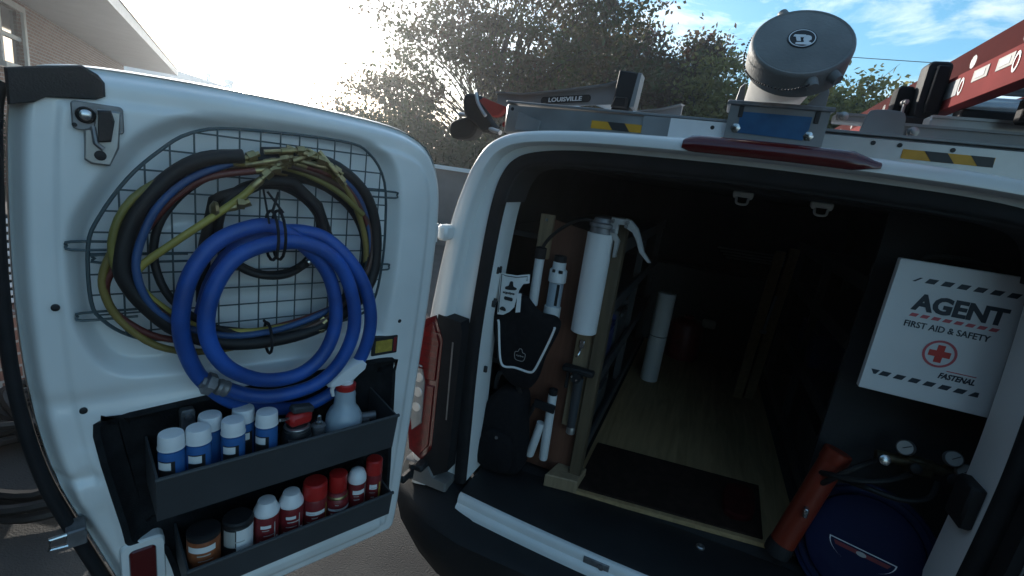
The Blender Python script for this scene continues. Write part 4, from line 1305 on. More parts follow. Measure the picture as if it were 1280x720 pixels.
a = MB(); a.box((.0385, -.012, .030), (.01, .012, .018), bev=.002); part("mark", a, M['label_w'], t)
put(t, .215, .062, .906, R(0))
a = MB(); a.tube([P(.165, .955, .02), P(.115, .958, .035)], .012, 10); a.tube([P(.15, .93, .03), P(.15, .956, .028)], .02, 10)
a.tube([P(.15, .906, .03), P(.15, .932, .03)], .016, 10)
single("pipe_fitting", a, M['zinc'], "dull metal pipe fitting at the right end of the upper tray", "fitting")
# lower tray
LZ = .7045
dome = [(.0265, .1035), (.0275, .106), (.027, .112), (.021, .125), (.018, .134), (.012, .135)]
def lower(u, w, t, spin=0): put(t, u, w, LZ, R(spin))
t = can("can", "rusty orange can with a black lid, leftmost in the lower tray", "can", [(.030, 0), (.031, .002), (.031, .100), (.030, .102)], M['orange'],
        [(.0315, .1025), (.0315, .112), (.028, .114), (.02, .114)], M['plastic'], [(.0315, .078, .092, -70, 30, M['label_w']), (.0315, .008, .03, -20, 60, M['pvcgrey'])])
lower(.514, .072, t)
t = can("can", "white and black can with a dark lid, second in the lower tray", "can", [(.029, 0), (.030, .002), (.030, .104), (.029, .106)], M['label_k'],
        [(.0305, .1065), (.0305, .114), (.027, .118), (.02, .118)], M['plastic'], [(.0304, .004, .102, -20, 65, M['label_w']), (.0304, .06, .10, -75, -24, M['pvcgrey'])])
lower(.450, .074, t)
for i, (u, lb2) in enumerate(((.392, "dark red bottle with white dome cap, left of two alike in the lower tray"), (.338, "dark red bottle with white dome cap, right of two alike in the lower tray"))):
    t = can("bottle", lb2, "bottle", [(.0265, 0), (.0275, .002), (.0275, .098), (.0262, .103)], M['darkred'], dome, M['whitepl'],
            [(.0279, .078, .086, -45, 0, M['label_w']), (.0279, .034, .038, -60, 10, M['label_w']), (.0279, .004, .090, 15, 20, M['pvcgrey']), (.0279, .02, .05, 28, 36, M['label_w'])], "dark red bottles in the lower tray")
    lower(u, .074, t, 4)
t = can("spray_can", "red-capped spray can with white band, middle of the lower tray", "spray can", [(.028, 0), (.029, .002), (.029, .096), (.027, .101)], M['darkred'],
        [(.0285, .102), (.029, .105), (.0275, .138), (.024, .141), (.015, .141)], M['red'], [(.0294, .064, .074, -60, 30, M['label_w']), (.0294, .004, .040, -45, 30, M['label_w']), (.0293, .004, .086, 40, 46, M['labelgold'])])
lower(.282, .072, t)
t = can("spray_can", "red-capped can with bare metal neck, right of the white-banded can", "spray can", [(.027, 0), (.028, .002), (.028, .070), (.024, .078), (.026, .080), (.022, .090), (.012, .096)], M['darkred'],
        [(.021, .096), (.0225, .098), (.0215, .140), (.012, .142)], M['red'], [(.0284, .05, .056, -70, 60, M['label_w']), (.0284, .024, .034, -50, 30, M['pvcgrey'])])
a = MB(); a.lathe([(.0262, .0795), (.0266, .081), (.0255, .084), (.019, .0905)], (0, 0, 0), 20); part("rim", a, M['brass'], t)
lower(.225, .072, t)
t = can("bottle", "slim red bottle with white dome cap near the lower tray's right end", "bottle", [(.021, 0), (.022, .002), (.022, .098), (.021, .102)], M['darkred'],
        [(.0225, .103), (.0235, .107), (.0225, .118), (.017, .132), (.008, .138)], M['whitepl'], [(.0224, .074, .086, -50, 30, M['label_w']), (.0224, .004, .034, -50, 30, M['label_w']), (.0224, .004, .096, 40, 47, M['pvcgrey'])])
lower(.175, .074, t)
t = can("spray_can", "red-capped spray can at the right end of the lower tray", "spray can", [(.021, 0), (.022, .002), (.022, .104), (.021, .108)], M['darkred'],
        [(.0218, .109), (.022, .112), (.021, .146), (.018, .149), (.01, .149)], M['red'], [(.0224, .07, .084, -50, 0, M['label_w']), (.0224, .004, .088, 14, 30, M['labelgold'])])
lower(.128, .072, t)

# ------------------------------------------------------------------ the right rear door, swung wide, mirrored shell
HG = Vector((2 * CX + .72, -.16, 0))
MT = Matrix.Translation(-ORG["van"]) @ Matrix.Translation(HG) @ Matrix.Rotation(R(26), 4, 'Z') @ Matrix.Translation(-HG) @ Matrix.Translation((2 * CX, 0, 0)) @ Matrix.Diagonal((-1, 1, 1, 1)) @ Matrix.Translation(ORG["van"])
dr = None
for src in [door] + [c for c in door.children if c.name.split('.')[0] in ("pocket_liner", "outer_skin", "edge_seal")]:
    me = src.data.copy(); me.transform(MT); me.flip_normals()
    o = bpy.data.objects.new(src.name.split('.')[0], me); COL.objects.link(o)
    o.parent = van if dr is None else dr
    ORG[o.name] = ORG["van"]
    if dr is None:
        dr = o; o["label"] = "right rear door, swung wide open"
# ================================================================== LOAD SPACE
Z0 = .5965
a = MB(); a.prism([(-.275, .205), (.445, .305), (.43, 2.25), (-.275, 2.25)], lambda x, y, w: (x, y, w), .598, .614)
single("plywood_floor", a, M['ply'], "plywood sheet lying on the van's load floor", "plywood", smooth=0)
a = MB(); a.prism([(-.262, .222), (.330, .305), (.342, .62), (-.258, .55)], lambda x, y, w: (x, y, w), .6145, .622, .002)
single("rubber_mat", a, M['matrubber'], "black rubber mat on the plywood near the sill", "mat")
a = MB(); a.prism(smooth_poly([(.215, .36), (.30, .375), (.315, .54), (.225, .53)], 3), lambda x, y, w: (x, y, w), .6225, .642, .006)
single("rag", a, M['ragred'], "dark red folded rag on the rubber mat", "rag")

# ---- board with tool holders on the left
bd = thing("tool_board", (-.41, .27, .60), "red-brown upright board with pale posts left of the aisle", "board")
a = MB(); a.prism([(-.545, .61), (-.285, .61), (-.285, 1.46), (-.545, 1.50)], YF(.275), -.018, 0); part("panel", a, M['board'], bd, smooth=0)
a = MB(); a.box((-.278, .262, 1.07), (.040, .048, .93), bev=.003); part("post", a, M['stud'], bd)
a = MB(); a.box((-.519, .264, 1.435), (.046, .020, .145), bev=.002); part("cleat", a, M['cleat'], bd)
a = MB(); a.box((-.325, .2645, .99), (.062, .019, .36), bev=.002); part("cleat", a, M['cleat'], bd)
a = MB(); a.prism([(-.365, .185), (-.255, .205), (-.248, .30), (-.345, .285)], lambda x, y, w: (x, y, w), .605, .650, .004); part("foot_block", a, M['cleat'], bd, smooth=30)
for (x, z) in ((-.519, 1.49), (-.519, 1.40), (-.33, 1.10), (-.278, 1.42), (-.30, .66)):
    a = MB(); a.lathe([(0, 0), (.005, 0), (.004, .003), (0, .003)], (x, .2535 if x < -.5 else .237 if x > -.29 else .254, z), 10, rot_to((0, -1, 0))); part("screw", a, M['steel'], bd)
# grease gun in its white tube holder
gh = thing("tube_holder", (-.329, .207, 1.165), "large white plastic tube holder on the tool board", "holder")
a = MB(); a.lathe([(.036, 1.165), (.0405, 1.168), (.0405, 1.482), (.0375, 1.483), (.0375, 1.46)], (-.329, .2125, 0), 28); part("tube", a, M['pvc'], gh)
a = MB(); a.box((-.329, .254, 1.42), (.02, .012, .05), bev=.002); part("strap", a, M['zinc'], gh)
gg = thing("grease_gun", (-.329, .2125, 1.47), "grease gun with silver pump lever standing in the white tube", "grease gun")
a = MB(); a.lathe([(.034, 1.470), (.034, 1.500), (.039, 1.502), (.039, 1.512), (.030, 1.516), (.026, 1.528), (.012, 1.532)], (-.329, .2125, 0), 24); part("head", a, M['zinc'], gg)
a = MB(); a.box((-.293, .205, 1.508), (.028, .018, .046), bev=.004)
a.prism([(-.303, 1.536), (-.255, 1.536), (-.248, 1.528), (-.255, 1.522), (-.294, 1.520), (-.284, 1.49), (-.268, 1.470), (-.272, 1.42), (-.280, 1.418), (-.282, 1.466), (-.305, 1.49)], YF(.205), -.008, .010, .003)
part("pump_link", a, M['silver'], gg, smooth=30)
a = MB()
a.prism([(-.262, 1.538), (-.246, 1.536), (-.222, 1.515), (-.208, 1.488), (-.193, 1.452), (-.168, 1.424), (-.176, 1.422), (-.205, 1.447), (-.222, 1.480), (-.238, 1.505), (-.256, 1.512)], YF(.205), -.006, .012, .004)
part("lever", a, M['silver'], gg, smooth=30)
for (x, z) in ((-.296, 1.526), (-.254, 1.528), (-.256, 1.517), (-.290, 1.497)):
    a = MB(); a.lathe([(0, 0), (.006, 0), (.006, .006), (.004, .008), (0, .008)], (x, .194, z), 10, rot_to((0, -1, 0))); part("rivet", a, M['steel'], gg)
a = MB(); a.tube(catmull([(-.345, .212, 1.515), (-.40, .215, 1.512), (-.46, .222, 1.472), (-.500, .228, 1.425), (-.517, .236, 1.385)], 6), .0055, 8); part("hose", a, M['blackhose'], gg)
# small white tube and clear dispenser
a = MB(); a.lathe([(.013, 1.205), (.016, 1.207), (.016, 1.372), (.013, 1.373)], (-.517, .236, 0), 18); sw = thing("pvc_tube", (-.517, .236, 1.205), "short narrow white tube left of the clear dispenser", "tube"); part("tube", a, M['pvc'], sw)
a = MB(); a.lathe([(.018, 1.365), (.0185, 1.40), (.012, 1.403)], (-.517, .236, 0), 14); part("collar", a, M['rubber'], sw)
dp = thing("dispenser", (-.447, .2335, 1.175), "clear tube dispenser with white end caps on the tool board", "dispenser")
a = MB(); a.lathe([(.024, 1.175), (.0275, 1.179), (.0275, 1.218), (.025, 1.22)], (-.447, .2335, 0), 24); part("base_cap", a, M['pvc'], dp)
a = MB(); a.lathe([(.0235, 1.219), (.0235, 1.300)], (-.447, .2335, 0), 24); part("barrel", a, M['bottleclear'], dp)
a = MB(); a.lathe([(.025, 1.300), (.0285, 1.302), (.0285, 1.340), (.026, 1.343), (.0215, 1.344), (.0215, 1.366), (.019, 1.368)], (-.447, .2335, 0), 24); part("top_cap", a, M['pvc'], dp)
a = MB(); a.lathe([(.020, 1.3675), (.020, 1.386), (.017, 1.388)], (-.447, .2335, 0), 20); part("plug", a, M['plastic'], dp)
for (x, w) in ((-.455, .010), (-.432, .014)):
    a = MB(); a.box((x, .206, 1.340), (w, .005, .010), bev=.002); part("notch", a, M['label_k'], dp)
a = MB(); a.box((-.434, .2125, 1.262), (.009, .0025, .070)); part("print", a, M['label_k'], dp, smooth=0)
# lower row of white tubes and tools
def ptube(x, z0, z1, r_, label, tilt=0.0, y=.236):
    t = thing("pvc_tube", (x, y, z0), label, "tube", "narrow white tubes low on the tool board")
    a = MB(); a.tube([(x, y, z0), (x, y, z0 + .006), (x + tilt * .5, y, (z0 + z1) / 2), (x + tilt, y, z1)], [r_ * .86, r_, r_, r_], 16); part("tube", a, M['pvc'], t)
    return t
ptube(-.394, .668, .915, .0155, "long narrow white tube low on the board, beside the black strap", tilt=-.004)
t_ = ptube(-.444, .664, .80, .0150, "tapered white tube left of the long narrow one", tilt=.022)
ptube(-.505, .70, .79, .013, "short white tube half hidden at the board's lower left", tilt=-.01)
a = MB(); a.lathe([(.0145, .9155), (.015, .935), (.011, .937)], (-.398, .236, 0), 14); single("tube_stopper", a, M['rubber'], "black stopper on top of the long narrow white tube", "stopper")
a = MB(); a.box((-.415, .215, .875), (.075, .012, .030), Matrix.Rotation(R(4), 3, 'Y'), bev=.004); a.tube([(-.45, .215, .868), (-.475, .235, .80), (-.47, .24, .74)], .008, 8)
single("strap", a, M['rubber'], "black rubber strap across the low white tubes", "strap")
tl2 = thing("ratchet_tool", (-.315, .235, .795), "dark hand tool with a metal tip hanging below the hook", "tool")
a = MB(); a.tube([(-.322, .24, 1.0), (-.318, .24, .82)], [.017, .014], 12); part("handle", a, M['tray'], tl2)
a = MB(); a.lathe([(.010, .793), (.0155, .797), (.0155, .812), (.012, .822)], (-.317, .24, 0), 14); part("tip", a, M['steel'], tl2)
a = MB(); a.box((-.325, .228, 1.028), (.105, .034, .020), bev=.005); a.tube([(-.355, .22, 1.02), (-.357, .225, .96)], .006, 8); a.cyl((-.325, .20, 1.01), (-.325, .235, 1.01), .018, n=14); part("jaw", a, M['plastic'], tl2)
for (x, z) in ((-.338, 1.012), (-.322, 1.004)):
    a = MB(); a.lathe([(0, 0), (.0045, 0), (.003, .004), (0, .004)], (x, .203, z), 10, rot_to((0, -1, 0))); part("screw", a, M['chrome'], tl2)
hk = MB(); hk.box((-.333, .249, 1.112), (.016, .008, .028), bev=.002); hk.tube(catmull([(-.333, .244, 1.10), (-.333, .232, 1.088), (-.337, .226, 1.076), (-.342, .234, 1.070)], 4), .003, 6)
single("hook", hk, M['chrome'], "small bright metal hook on the board below the white tube", "hook")

# ---- work gloves: printed white card and a black pad with white piping, hung inside the left jamb
GY = .13
gl = thing("glove_card", (-.565, GY, 1.18), "white printed header card of a glove pack inside the left jamb", "card")
cardp = [(-.606, 1.318), (-.585, 1.314), (-.548, 1.317), (-.508, 1.328), (-.506, 1.300), (-.524, 1.294), (-.534, 1.272), (-.542, 1.215), (-.556, 1.196), (-.575, 1.182), (-.597, 1.178)]
def CF(x, z, w): return (x, GY - w + 3.0 * (x + .555) ** 2, z)
a = MB(); a.prism(cardp, CF, 0, .003); part("sheet", a, M['label_w'], gl, smooth=0)
def line(pts, r_, fn, w): return MB().tube([fn(x, z, w) for x, z in pts], r_, 5)
part("border", line([(-.594, 1.186), (-.600, 1.310), (-.585, 1.308), (-.548, 1.311), (-.514, 1.320), (-.514, 1.306)], .0013, CF, .0032), M['label_k'], gl)
a = MB(); a.prism(smooth_poly([(-.580, 1.274), (-.570, 1.280), (-.566, 1.294), (-.557, 1.294), (-.554, 1.281), (-.543, 1.277), (-.546, 1.270), (-.578, 1.266)], 3), CF, .002, .0038); part("emblem", a, M['label_k'], gl, smooth=0)
a = MB(); a.prism(rrect(-.580, 1.232, -.550, 1.243, .004), CF, .002, .0038); part("emblem", a, M['label_k'], gl, smooth=0)
a = MB(); a.prism(smooth_poly([(-.590, 1.196), (-.588, 1.204), (-.580, 1.208), (-.571, 1.204), (-.569, 1.196)], 3), CF, .002, .0038); part("emblem", a, M['label_k'], gl, smooth=0)
text("lettering", "ergodyne", .0105, (-.586, GY - .0030, 1.256), (1, 0, .04), (0, 0, 1), M['label_k'], gl, bold=.0003)
a = MB(); a.prism([(-.536, 1.262), (-.524, 1.264), (-.520, 1.204), (-.534, 1.200)], CF, .004, .006); part("tab", a, M['label_w'], gl, smooth=0)
pad = thing("work_glove", (-.50, GY, 1.0), "black fabric glove pack with white piping hung by the left jamb", "glove")
pp = smooth_poly([(-.625, 1.19), (-.60, 1.22), (-.56, 1.215), (-.525, 1.25), (-.47, 1.21), (-.41, 1.205), (-.395, 1.17), (-.425, 1.07), (-.44, .985), (-.47, .945), (-.53, .95), (-.575, 1.0), (-.605, 1.09)], 4)
a = MB(); a.prism(pp, YF(GY + .045), 0, .032, .012); part("body", a, M['skinfabric'], pad, smooth=60)
cuff = [(-.595, 1.158), (-.590, 1.145), (-.581, 1.090), (-.570, 1.035), (-.560, 1.012), (-.546, 1.007), (-.52, 1.013), (-.495, 1.013), (-.465, 1.012), (-.449, 1.022), (-.434, 1.065), (-.415, 1.130), (-.405, 1.172), (-.405, 1.180)]
a = MB(); a.tube([tuple(p) for p in catmull([(x, GY + .010, z) for x, z in cuff], 4)], .0038, 8); part("piping", a, M['label_w'], pad)
a = MB(); cxl, czl = -.504, 1.058
a.tube([(cxl + dx, GY + .0115, czl + dz) for dx, dz in smooth_poly([(-.018, .008), (-.008, .012), (-.004, .022), (.004, .022), (.008, .012), (.018, .008), (.015, -.014), (0, -.018), (-.015, -.014)], 3)], .0009, 5, closed=True)
em = part("emblem", a, M['pvcgrey'], pad)
text("lettering", "ergodyne", .0068, (cxl, GY + .0115, czl - .001), (1, 0, 0), (0, 0, 1), M['pvcgrey'], pad, align='CENTER')

# ---- black tool bag and a dark coil at the foot of the board
tbag = thing("tool_bag", (-.535, .165, .604), "black fabric tool bag slumped in the left corner by the sill", "bag")
a = MB(); a.prism(smooth_poly([(-.612, .612), (-.468, .612), (-.452, .70), (-.465, .80), (-.478, .90), (-.52, .925), (-.575, .90), (-.612, .82)], 4), YF(.235), 0, .085, .02); part("body", a, M['skinfabric'], tbag, smooth=60)
a = MB(); a.prism(smooth_poly([(-.600, .63), (-.49, .63), (-.485, .74), (-.50, .765), (-.59, .76)], 4), YF(.151), 0, .016, .008); part("pocket", a, M['skinfabric'], tbag, smooth=60)
a = MB(); a.tube(catmull([(-.59, .19, .90), (-.57, .16, .97), (-.52, .155, .98), (-.495, .18, .91)], 5), .008, 8); part("handle", a, M['rubber'], tbag)
a = MB(); a.lathe([(0.0012, 0), (.006, 0), (.005, .003), (0.001, .003)], (-.54, .133, .752), 10, rot_to((0, -1, 0))); part("stud", a, M['steel'], tbag)
# ---- shelving deeper in
def shelving(x0, x1, y0, y1, levels, label):
    t = thing("shelving", ((x0 + x1) / 2, (y0 + y1) / 2, .597), label, "shelving")
    for z in levels:
        a = MB(); a.box(((x0 + x1) / 2, (y0 + y1) / 2, z), (x1 - x0, y1 - y0, .018)); 
        xi = x1 if abs(x1) < abs(x0) else x0
        a.box((xi, (y0 + y1) / 2, z + .012), (.012, y1 - y0, .05), bev=.002); part("shelf", a, M['tray'], t, smooth=0)
    for y in (y0 + .02, (y0 + y1) / 2, y1 - .02):
        for x in (x0 + .02, x1 - .02):
            a = MB(); a.box((x, y, (.598 + levels[-1]) / 2), (.03, .03, levels[-1] - .598)); part("upright", a, M['tray'], t, smooth=0)
    return t
shelving(-.72, -.285, .34, 1.95, (.66, .93, 1.20, 1.42), "dark steel shelving along the left side of the load space")
shelving(.47, .76, .55, 1.95, (.66, .95, 1.22, 1.42), "dark steel shelving along the right side of the load space")
def bin_(c, s, m, label):
    t = thing("storage_bin", (c[0], c[1], c[2] - s[2] / 2), label, "bin", "storage bins on the shelving")
    a = MB(); x, y, z = c; sx, sy, sz = [q / 2 for q in s]
    a.box((x, y, z - sz + .004), (s[0], s[1], .006)); a.box((x - sx, y, z), (.005, s[1], s[2])); a.box((x + sx, y, z - .01), (.005, s[1], s[2] - .02)); a.box((x, y - sy, z), (s[0], .005, s[2])); a.box((x, y + sy, z), (s[0], .005, s[2]))
    part("shell", a, m, t, smooth=0)
    a = MB(); a.box((x + sx + .006, y, z + sz - .03), (.012, s[1] * .5, .018), bev=.003); part("lip", a, m, t)
bin_((-.42, .62, 1.022), (.22, .26, .16), M['bin'], "navy blue bin on the left shelving behind the tool board")
bin_((-.42, .95, 1.022), (.22, .26, .16), M['tray'], "dark grey bin on the left shelving, behind the navy bin")
bin_((-.42, .7, .755), (.22, .30, .15), M['tray'], "dark grey bin low on the left shelving")
bin_((.60, .85, .755), (.20, .34, .15), M['tray'], "dark grey bin low on the right shelving")
bin_((.60, 1.3, 1.045), (.20, .34, .15), M['bin'], "navy bin on the right shelving, deep in the van")
# white pipe, studs, and things at the far end
pt = thing("pvc_pipe", (-.158, 1.40, .614), "thick white pipe standing on the plywood deep in the van", "pipe")
a = MB(); a.lathe([(.045, .615), (.047, .618), (.047, .872)], (-.158, 1.40, 0), 22); part("lower_length", a, M['pvc'], pt)
a = MB(); a.lathe([(.0475, .877), (.0475, 1.112), (.044, 1.114)], (-.158, 1.40, 0), 22); part("upper_length", a, M['pvc'], pt)
a = MB(); a.lathe([(.0462, .8725), (.0462, .8765)], (-.158, 1.40, 0), 22); part("joint", a, M['label_k'], pt)
for i, (x0, z0, x1, z1, y, l) in enumerate(((.303, .614, .325, 1.42, 1.50, "pale wooden stud left of a pair leaning deep in the van"), (.362, .614, .388, 1.44, 1.53, "pale wooden stud right of a pair leaning deep in the van"))):
    a = MB(); V = []
    for (x, z) in ((x0, z0), (x1, z1)):
        V += [(x - .022, y - .022, z), (x + .022, y - .022, z), (x + .022, y + .022, z), (x - .022, y + .022, z)]
    a.add(V, [(0, 1, 2, 3), (4, 7, 6, 5), (0, 4, 5, 1), (1, 5, 6, 2), (2, 6, 7, 3), (3, 7, 4, 0)])
    single("wood_stud", a, M['ply'], l, "stud", "wooden studs in the load space", smooth=0)
a = MB(); a.tube([(.34, 1.463, 1.02), (.352, 1.458, 1.20)], .006, 8); a.box((.338, 1.463, 1.005), (.03, .012, .02), bev=.003)
single("door_bolt", a, M['steel'], "slim steel rod clipped between the two wooden studs", "rod")
t = thing("fuel_can", (-.02, 1.95, .614), "dark red canister at the far end of the load space", "canister")
a = MB(); a.lathe([(.10, .615), (.105, .62), (.105, .84), (.09, .86), (.03, .875), (.03, .89)], (-.02, 1.95, 0), 22); part("body", a, M['darkred'], t)
a = MB(); a.box((.10, 1.93, .87), (.08, .05, .05), bev=.01); part("spout", a, M['pvc'], t)
a = MB()
for k in range(4): a.tube([(.05 + .02 * k, 2.1, 1.335 - .018 * k), (.44, 2.1, 1.345 - .018 * k)], .006, 6)
single("pipe_bundle", a, M['alu_grey'], "bundle of thin metal rods across the far end", "rods")
a = MB(); a.box((.03, 2.15, .9), (.72, .06, .55), bev=.01); single("bulkhead_box", a, M['tray'], "dark box against the far bulkhead of the load space", "box")

# ---- first aid cabinet on the right
SY = .20
fa = thing("first_aid_cabinet", (.55, .27, 1.204), "white first aid cabinet with printed lid on the right side", "first aid cabinet")
a = MB(); a.box((.560, .278, 1.378), (.225, .11, .310), bev=.006); part("case", a, M['lining'], fa)
a = MB(); a.prism(rrect(.410, 1.208, .690, 1.552, .003), YF(.218), 0, .018, .0015); lid = part("lid", a, M['cabinet'], fa)
a = MB(); a.tube(catmull([(.475, .26, 1.552), (.49, .26, 1.566), (.56, .26, 1.570), (.61, .26, 1.566), (.625, .26, 1.552)], 4), .006, 8); part("handle", a, M['plastic'], fa)
def para(x, z, w, h, sl=.6): return [(x, z), (x + w, z), (x + w + h * sl, z + h), (x + h * sl, z + h)]
SYF = YF(SY)
def pr(name, poly, m, w=.0008): a = MB(); a.prism(poly, SYF, -.001, w); return part(name, a, m, lid, smooth=0)
ink = mat("navy_ink", (0.018, 0.03, 0.045), 0.5)
pink = mat("red_ink", (0.55, 0.10, 0.12), 0.5)
crossr = mat("bright_red_ink", (0.60, 0.05, 0.04), 0.5)
pr("stripe", [(.447, 1.502), (.453, 1.502), (.466, 1.513), (.461, 1.513)], ink)
for k in range(6): pr("stripe", para(.472 + .0315 * k, 1.502, .019, .012), ink)
pr("stripe", [(.662, 1.502), (.682, 1.502), (.682, 1.514), (.674, 1.514)], ink)
text("lettering", "AGENT", .0545, (.4655, SY - .0005, 1.452), (1, 0, 0), (0, 0, 1), ink, lid, bold=.0024, wide=1.0, shear=.0)
for k in range(8): pr("stripe", para(.463 + .0225 * k, 1.417, .0145, .0085), pink)
text("lettering", "FIRST AID & SAFETY", .0215, (.4585, SY - .0005, 1.397), (1, 0, 0), (0, 0, 1), ink, lid, bold=.0003, wide=.90)
a = MB(); ro, ri_ = .0345, .0290
V = [(.548 + r_ * math.cos(2 * math.pi * k / 40), SY - .001, 1.338 + r_ * math.sin(2 * math.pi * k / 40)) for r_ in (ri_, ro) for k in range(40)]
a.add(V, [(k, (k + 1) % 40, 40 + (k + 1) % 40, 40 + k) for k in range(40)]); part("circle", a, pink, lid, smooth=0)
c_, l_2 = .0075, .022
pr("cross", [(.548 - c_, 1.338 - l_2), (.548 + c_, 1.338 - l_2), (.548 + c_, 1.338 - c_), (.548 + l_2, 1.338 - c_), (.548 + l_2, 1.338 + c_), (.548 + c_, 1.338 + c_), (.548 + c_, 1.338 + l_2), (.548 - c_, 1.338 + l_2), (.548 - c_, 1.338 + c_), (.548 - l_2, 1.338 + c_), (.548 - l_2, 1.338 - c_), (.548 - c_, 1.338 - c_)], crossr)
text("lettering", "FASTENAL", .0195, (.560, SY - .0005, 1.285), (1, 0, 0), (0, 0, 1), ink, lid, bold=.0006, wide=.80, shear=.25)
pr("fine_print", [(.573, 1.2985), (.632, 1.2985), (.632, 1.3005), (.573, 1.3005)], pink)
for k in range(6): pr("stripe", para(.443 + .0312 * k, 1.252, .019, .012), ink)
pr("stripe", [(.432, 1.252), (.437, 1.252), (.444, 1.264), (.425, 1.264)], ink)
pr("stripe", [(.629, 1.252), (.648, 1.252), (.648, 1.264), (.640, 1.264)], ink)
# dark panel the cabinet is fixed on, with a lower compartment
pn = MB(); pn.box((.60, .345, 1.14), (.40, .016, 1.04)); single("partition_panel", pn, M['lining'], "dark upright panel behind the first aid cabinet", "panel", smooth=0)

# ---- orange tube, gauges, blue reel in the lower right
ot = thing("orange_tube", (.40, .27, .66), "orange-red cylinder leaning beside the blue reel", "tube")
p0_, p1_ = Vector((.366, .245, .664)), Vector((.436, .285, .955))
a = MB(); a.cyl(p0_, p1_, .034, .034, 22); part("body", a, M['orangepl'], ot)
dv = (p1_ - p0_).normalized()
a = MB(); a.lathe([(.0355, 0), (.037, .004), (.037, .035), (.034, .038), (.02, .038)], p1_ - dv * .01, 22, rot_to(dv)); part("cap", a, M['orangepl'], ot)
a = MB(); a.lathe([(.024, -.045), (.035, -.04), (.037, -.02), (.0355, 0)], p0_ + dv * .004, 22, rot_to(dv)); part("foot", a, M['plastic'], ot)
a = MB(); a.box((.392, .222, .80), (.012, .02, .03), bev=.003); part("clip", a, M['chrome'], ot)
mg = thing("manifold_gauges", (.60, .24, .98), "manifold gauge set with three pale dials above the reel", "gauge")
a = MB(); a.tube([(.52, .27, 1.01), (.735, .275, 1.02)], .014, 12); a.box((.62, .275, 1.01), (.07, .03, .045), bev=.006); part("block", a, M['brassdark'], mg)
for (x, z, n_) in ((.570, 1.06, (-.55, -.8, .25)), (.672, 1.065, (-.15, -.9, .45)), (.705, 1.038, (-.1, -.9, .5))):
    c = Vector((x, .25, z)); rm = rot_to(n_)
    a = MB(); a.lathe([(.015, -.012), (.0205, -.010), (.0205, .006), (.019, .008), (.0178, .005)], c, 24, rm); gd = part("gauge", a, M['zinc'], mg)
    a = MB(); a.lathe([(0.001, .0055), (.0178, .0055), (.0178, .006), (0.001, .006)], c, 24, rm); part("dial", a, M['dial'], gd)
    a = MB(); q = rm @ Vector((.012, .010, .0075)); a.tube([c + rm @ Vector((-.004, -.003, .0075)), c + q], .001, 5); part("needle", a, M['label_k'], gd)
    a = MB(); a.tube([c - (rm @ Vector((0, 0, .01))), (x, .272, z - .045)], .006, 8); part("stem", a, M['brassdark'], gd)
for x in (.53, .60, .68):
    a = MB(); a.lathe([(.006, 0), (.006, .02), (.014, .022), (.014, .032), (.010, .034)], (x, .262, 1.008), 12, rot_to((0, -1, .3))); part("valve_knob", a, M['chrome'] if x < .55 else M['plastic'], mg)
for i, (pts, m_) in enumerate(((((.52, .26, .995), (.47, .23, .97), (.42, .24, .90), (.40, .33, .80), (.44, .33, .70)), M['blackhose']), (((.60, .25, .99), (.54, .22, .965), (.47, .21, .945), (.41, .25, .92), (.42, .34, .87)), M['blackhose']), (((.66, .25, .99), (.64, .22, .95), (.58, .21, .93), (.50, .22, .93), (.44, .30, .90)), M['blackhose']))):
    a = MB(); a.tube(catmull(pts, 5), .008, 8); part("hose", a, m_, mg)
re = thing("hose_reel", (.55, .25, .60), "blue reel with a half-moon badge in the lower right corner", "reel")
rc = Vector((.55, .235, .745)); rn = Vector((-.25, -.80, .42)).normalized(); rm = rot_to(rn)
a = MB(); a.lathe([(.130, -.07), (.140, -.06), (.140, .015), (.136, .025), (.125, .030), (.09, .028)], rc, 40, rm); part("drum", a, M['bluecase'], re)
a = MB()
for rr, zz in ((.147, -.045), (.149, -.015), (.163, -.03)):
    a.tube([rc + rm @ Vector((rr * math.cos(2 * math.pi * k / 40), rr * math.sin(2 * math.pi * k / 40), zz)) for k in range(40)], .014, 8, closed=True)
part("hose", a, M['navyhose'], re)
# badge: half disc, flat side up
upv = Vector((0, 0, 1)); ey_ = (upv - rn * upv.dot(rn)).normalized(); ex_ = ey_.cross(rn)
def BF(aa, bb, w): return rc + ex_ * aa + ey_ * bb + rn * (.0285 + w)
def halfdisc(r_, y0, n=18):
    return [(r_ * math.cos(math.pi + math.pi * k / n), y0 + r_ * .62 * math.sin(math.pi + math.pi * k / n)) for k in range(n + 1)]
a = MB(); a.prism(halfdisc(.078, -.005), BF, 0, .0015); bg_ = part("badge", a, M['label_w'], re, smooth=0)
a = MB(); a.prism(halfdisc(.0745, -.0075), BF, .001, .0022); part("badge_field", a, M['bluecase'], bg_, smooth=0)
a = MB(); a.prism([(-.066, -.012), (.066, -.012), (.060, -.022), (-.060, -.022)], BF, .002, .0028); part("badge_band", a, M['darkred'], bg_, smooth=0)
a = MB(); a.prism(circ(0, -.018, .012, 14, .006), BF, .0025, .0034); part("badge_oval", a, M['pvcgrey'], bg_, smooth=0)
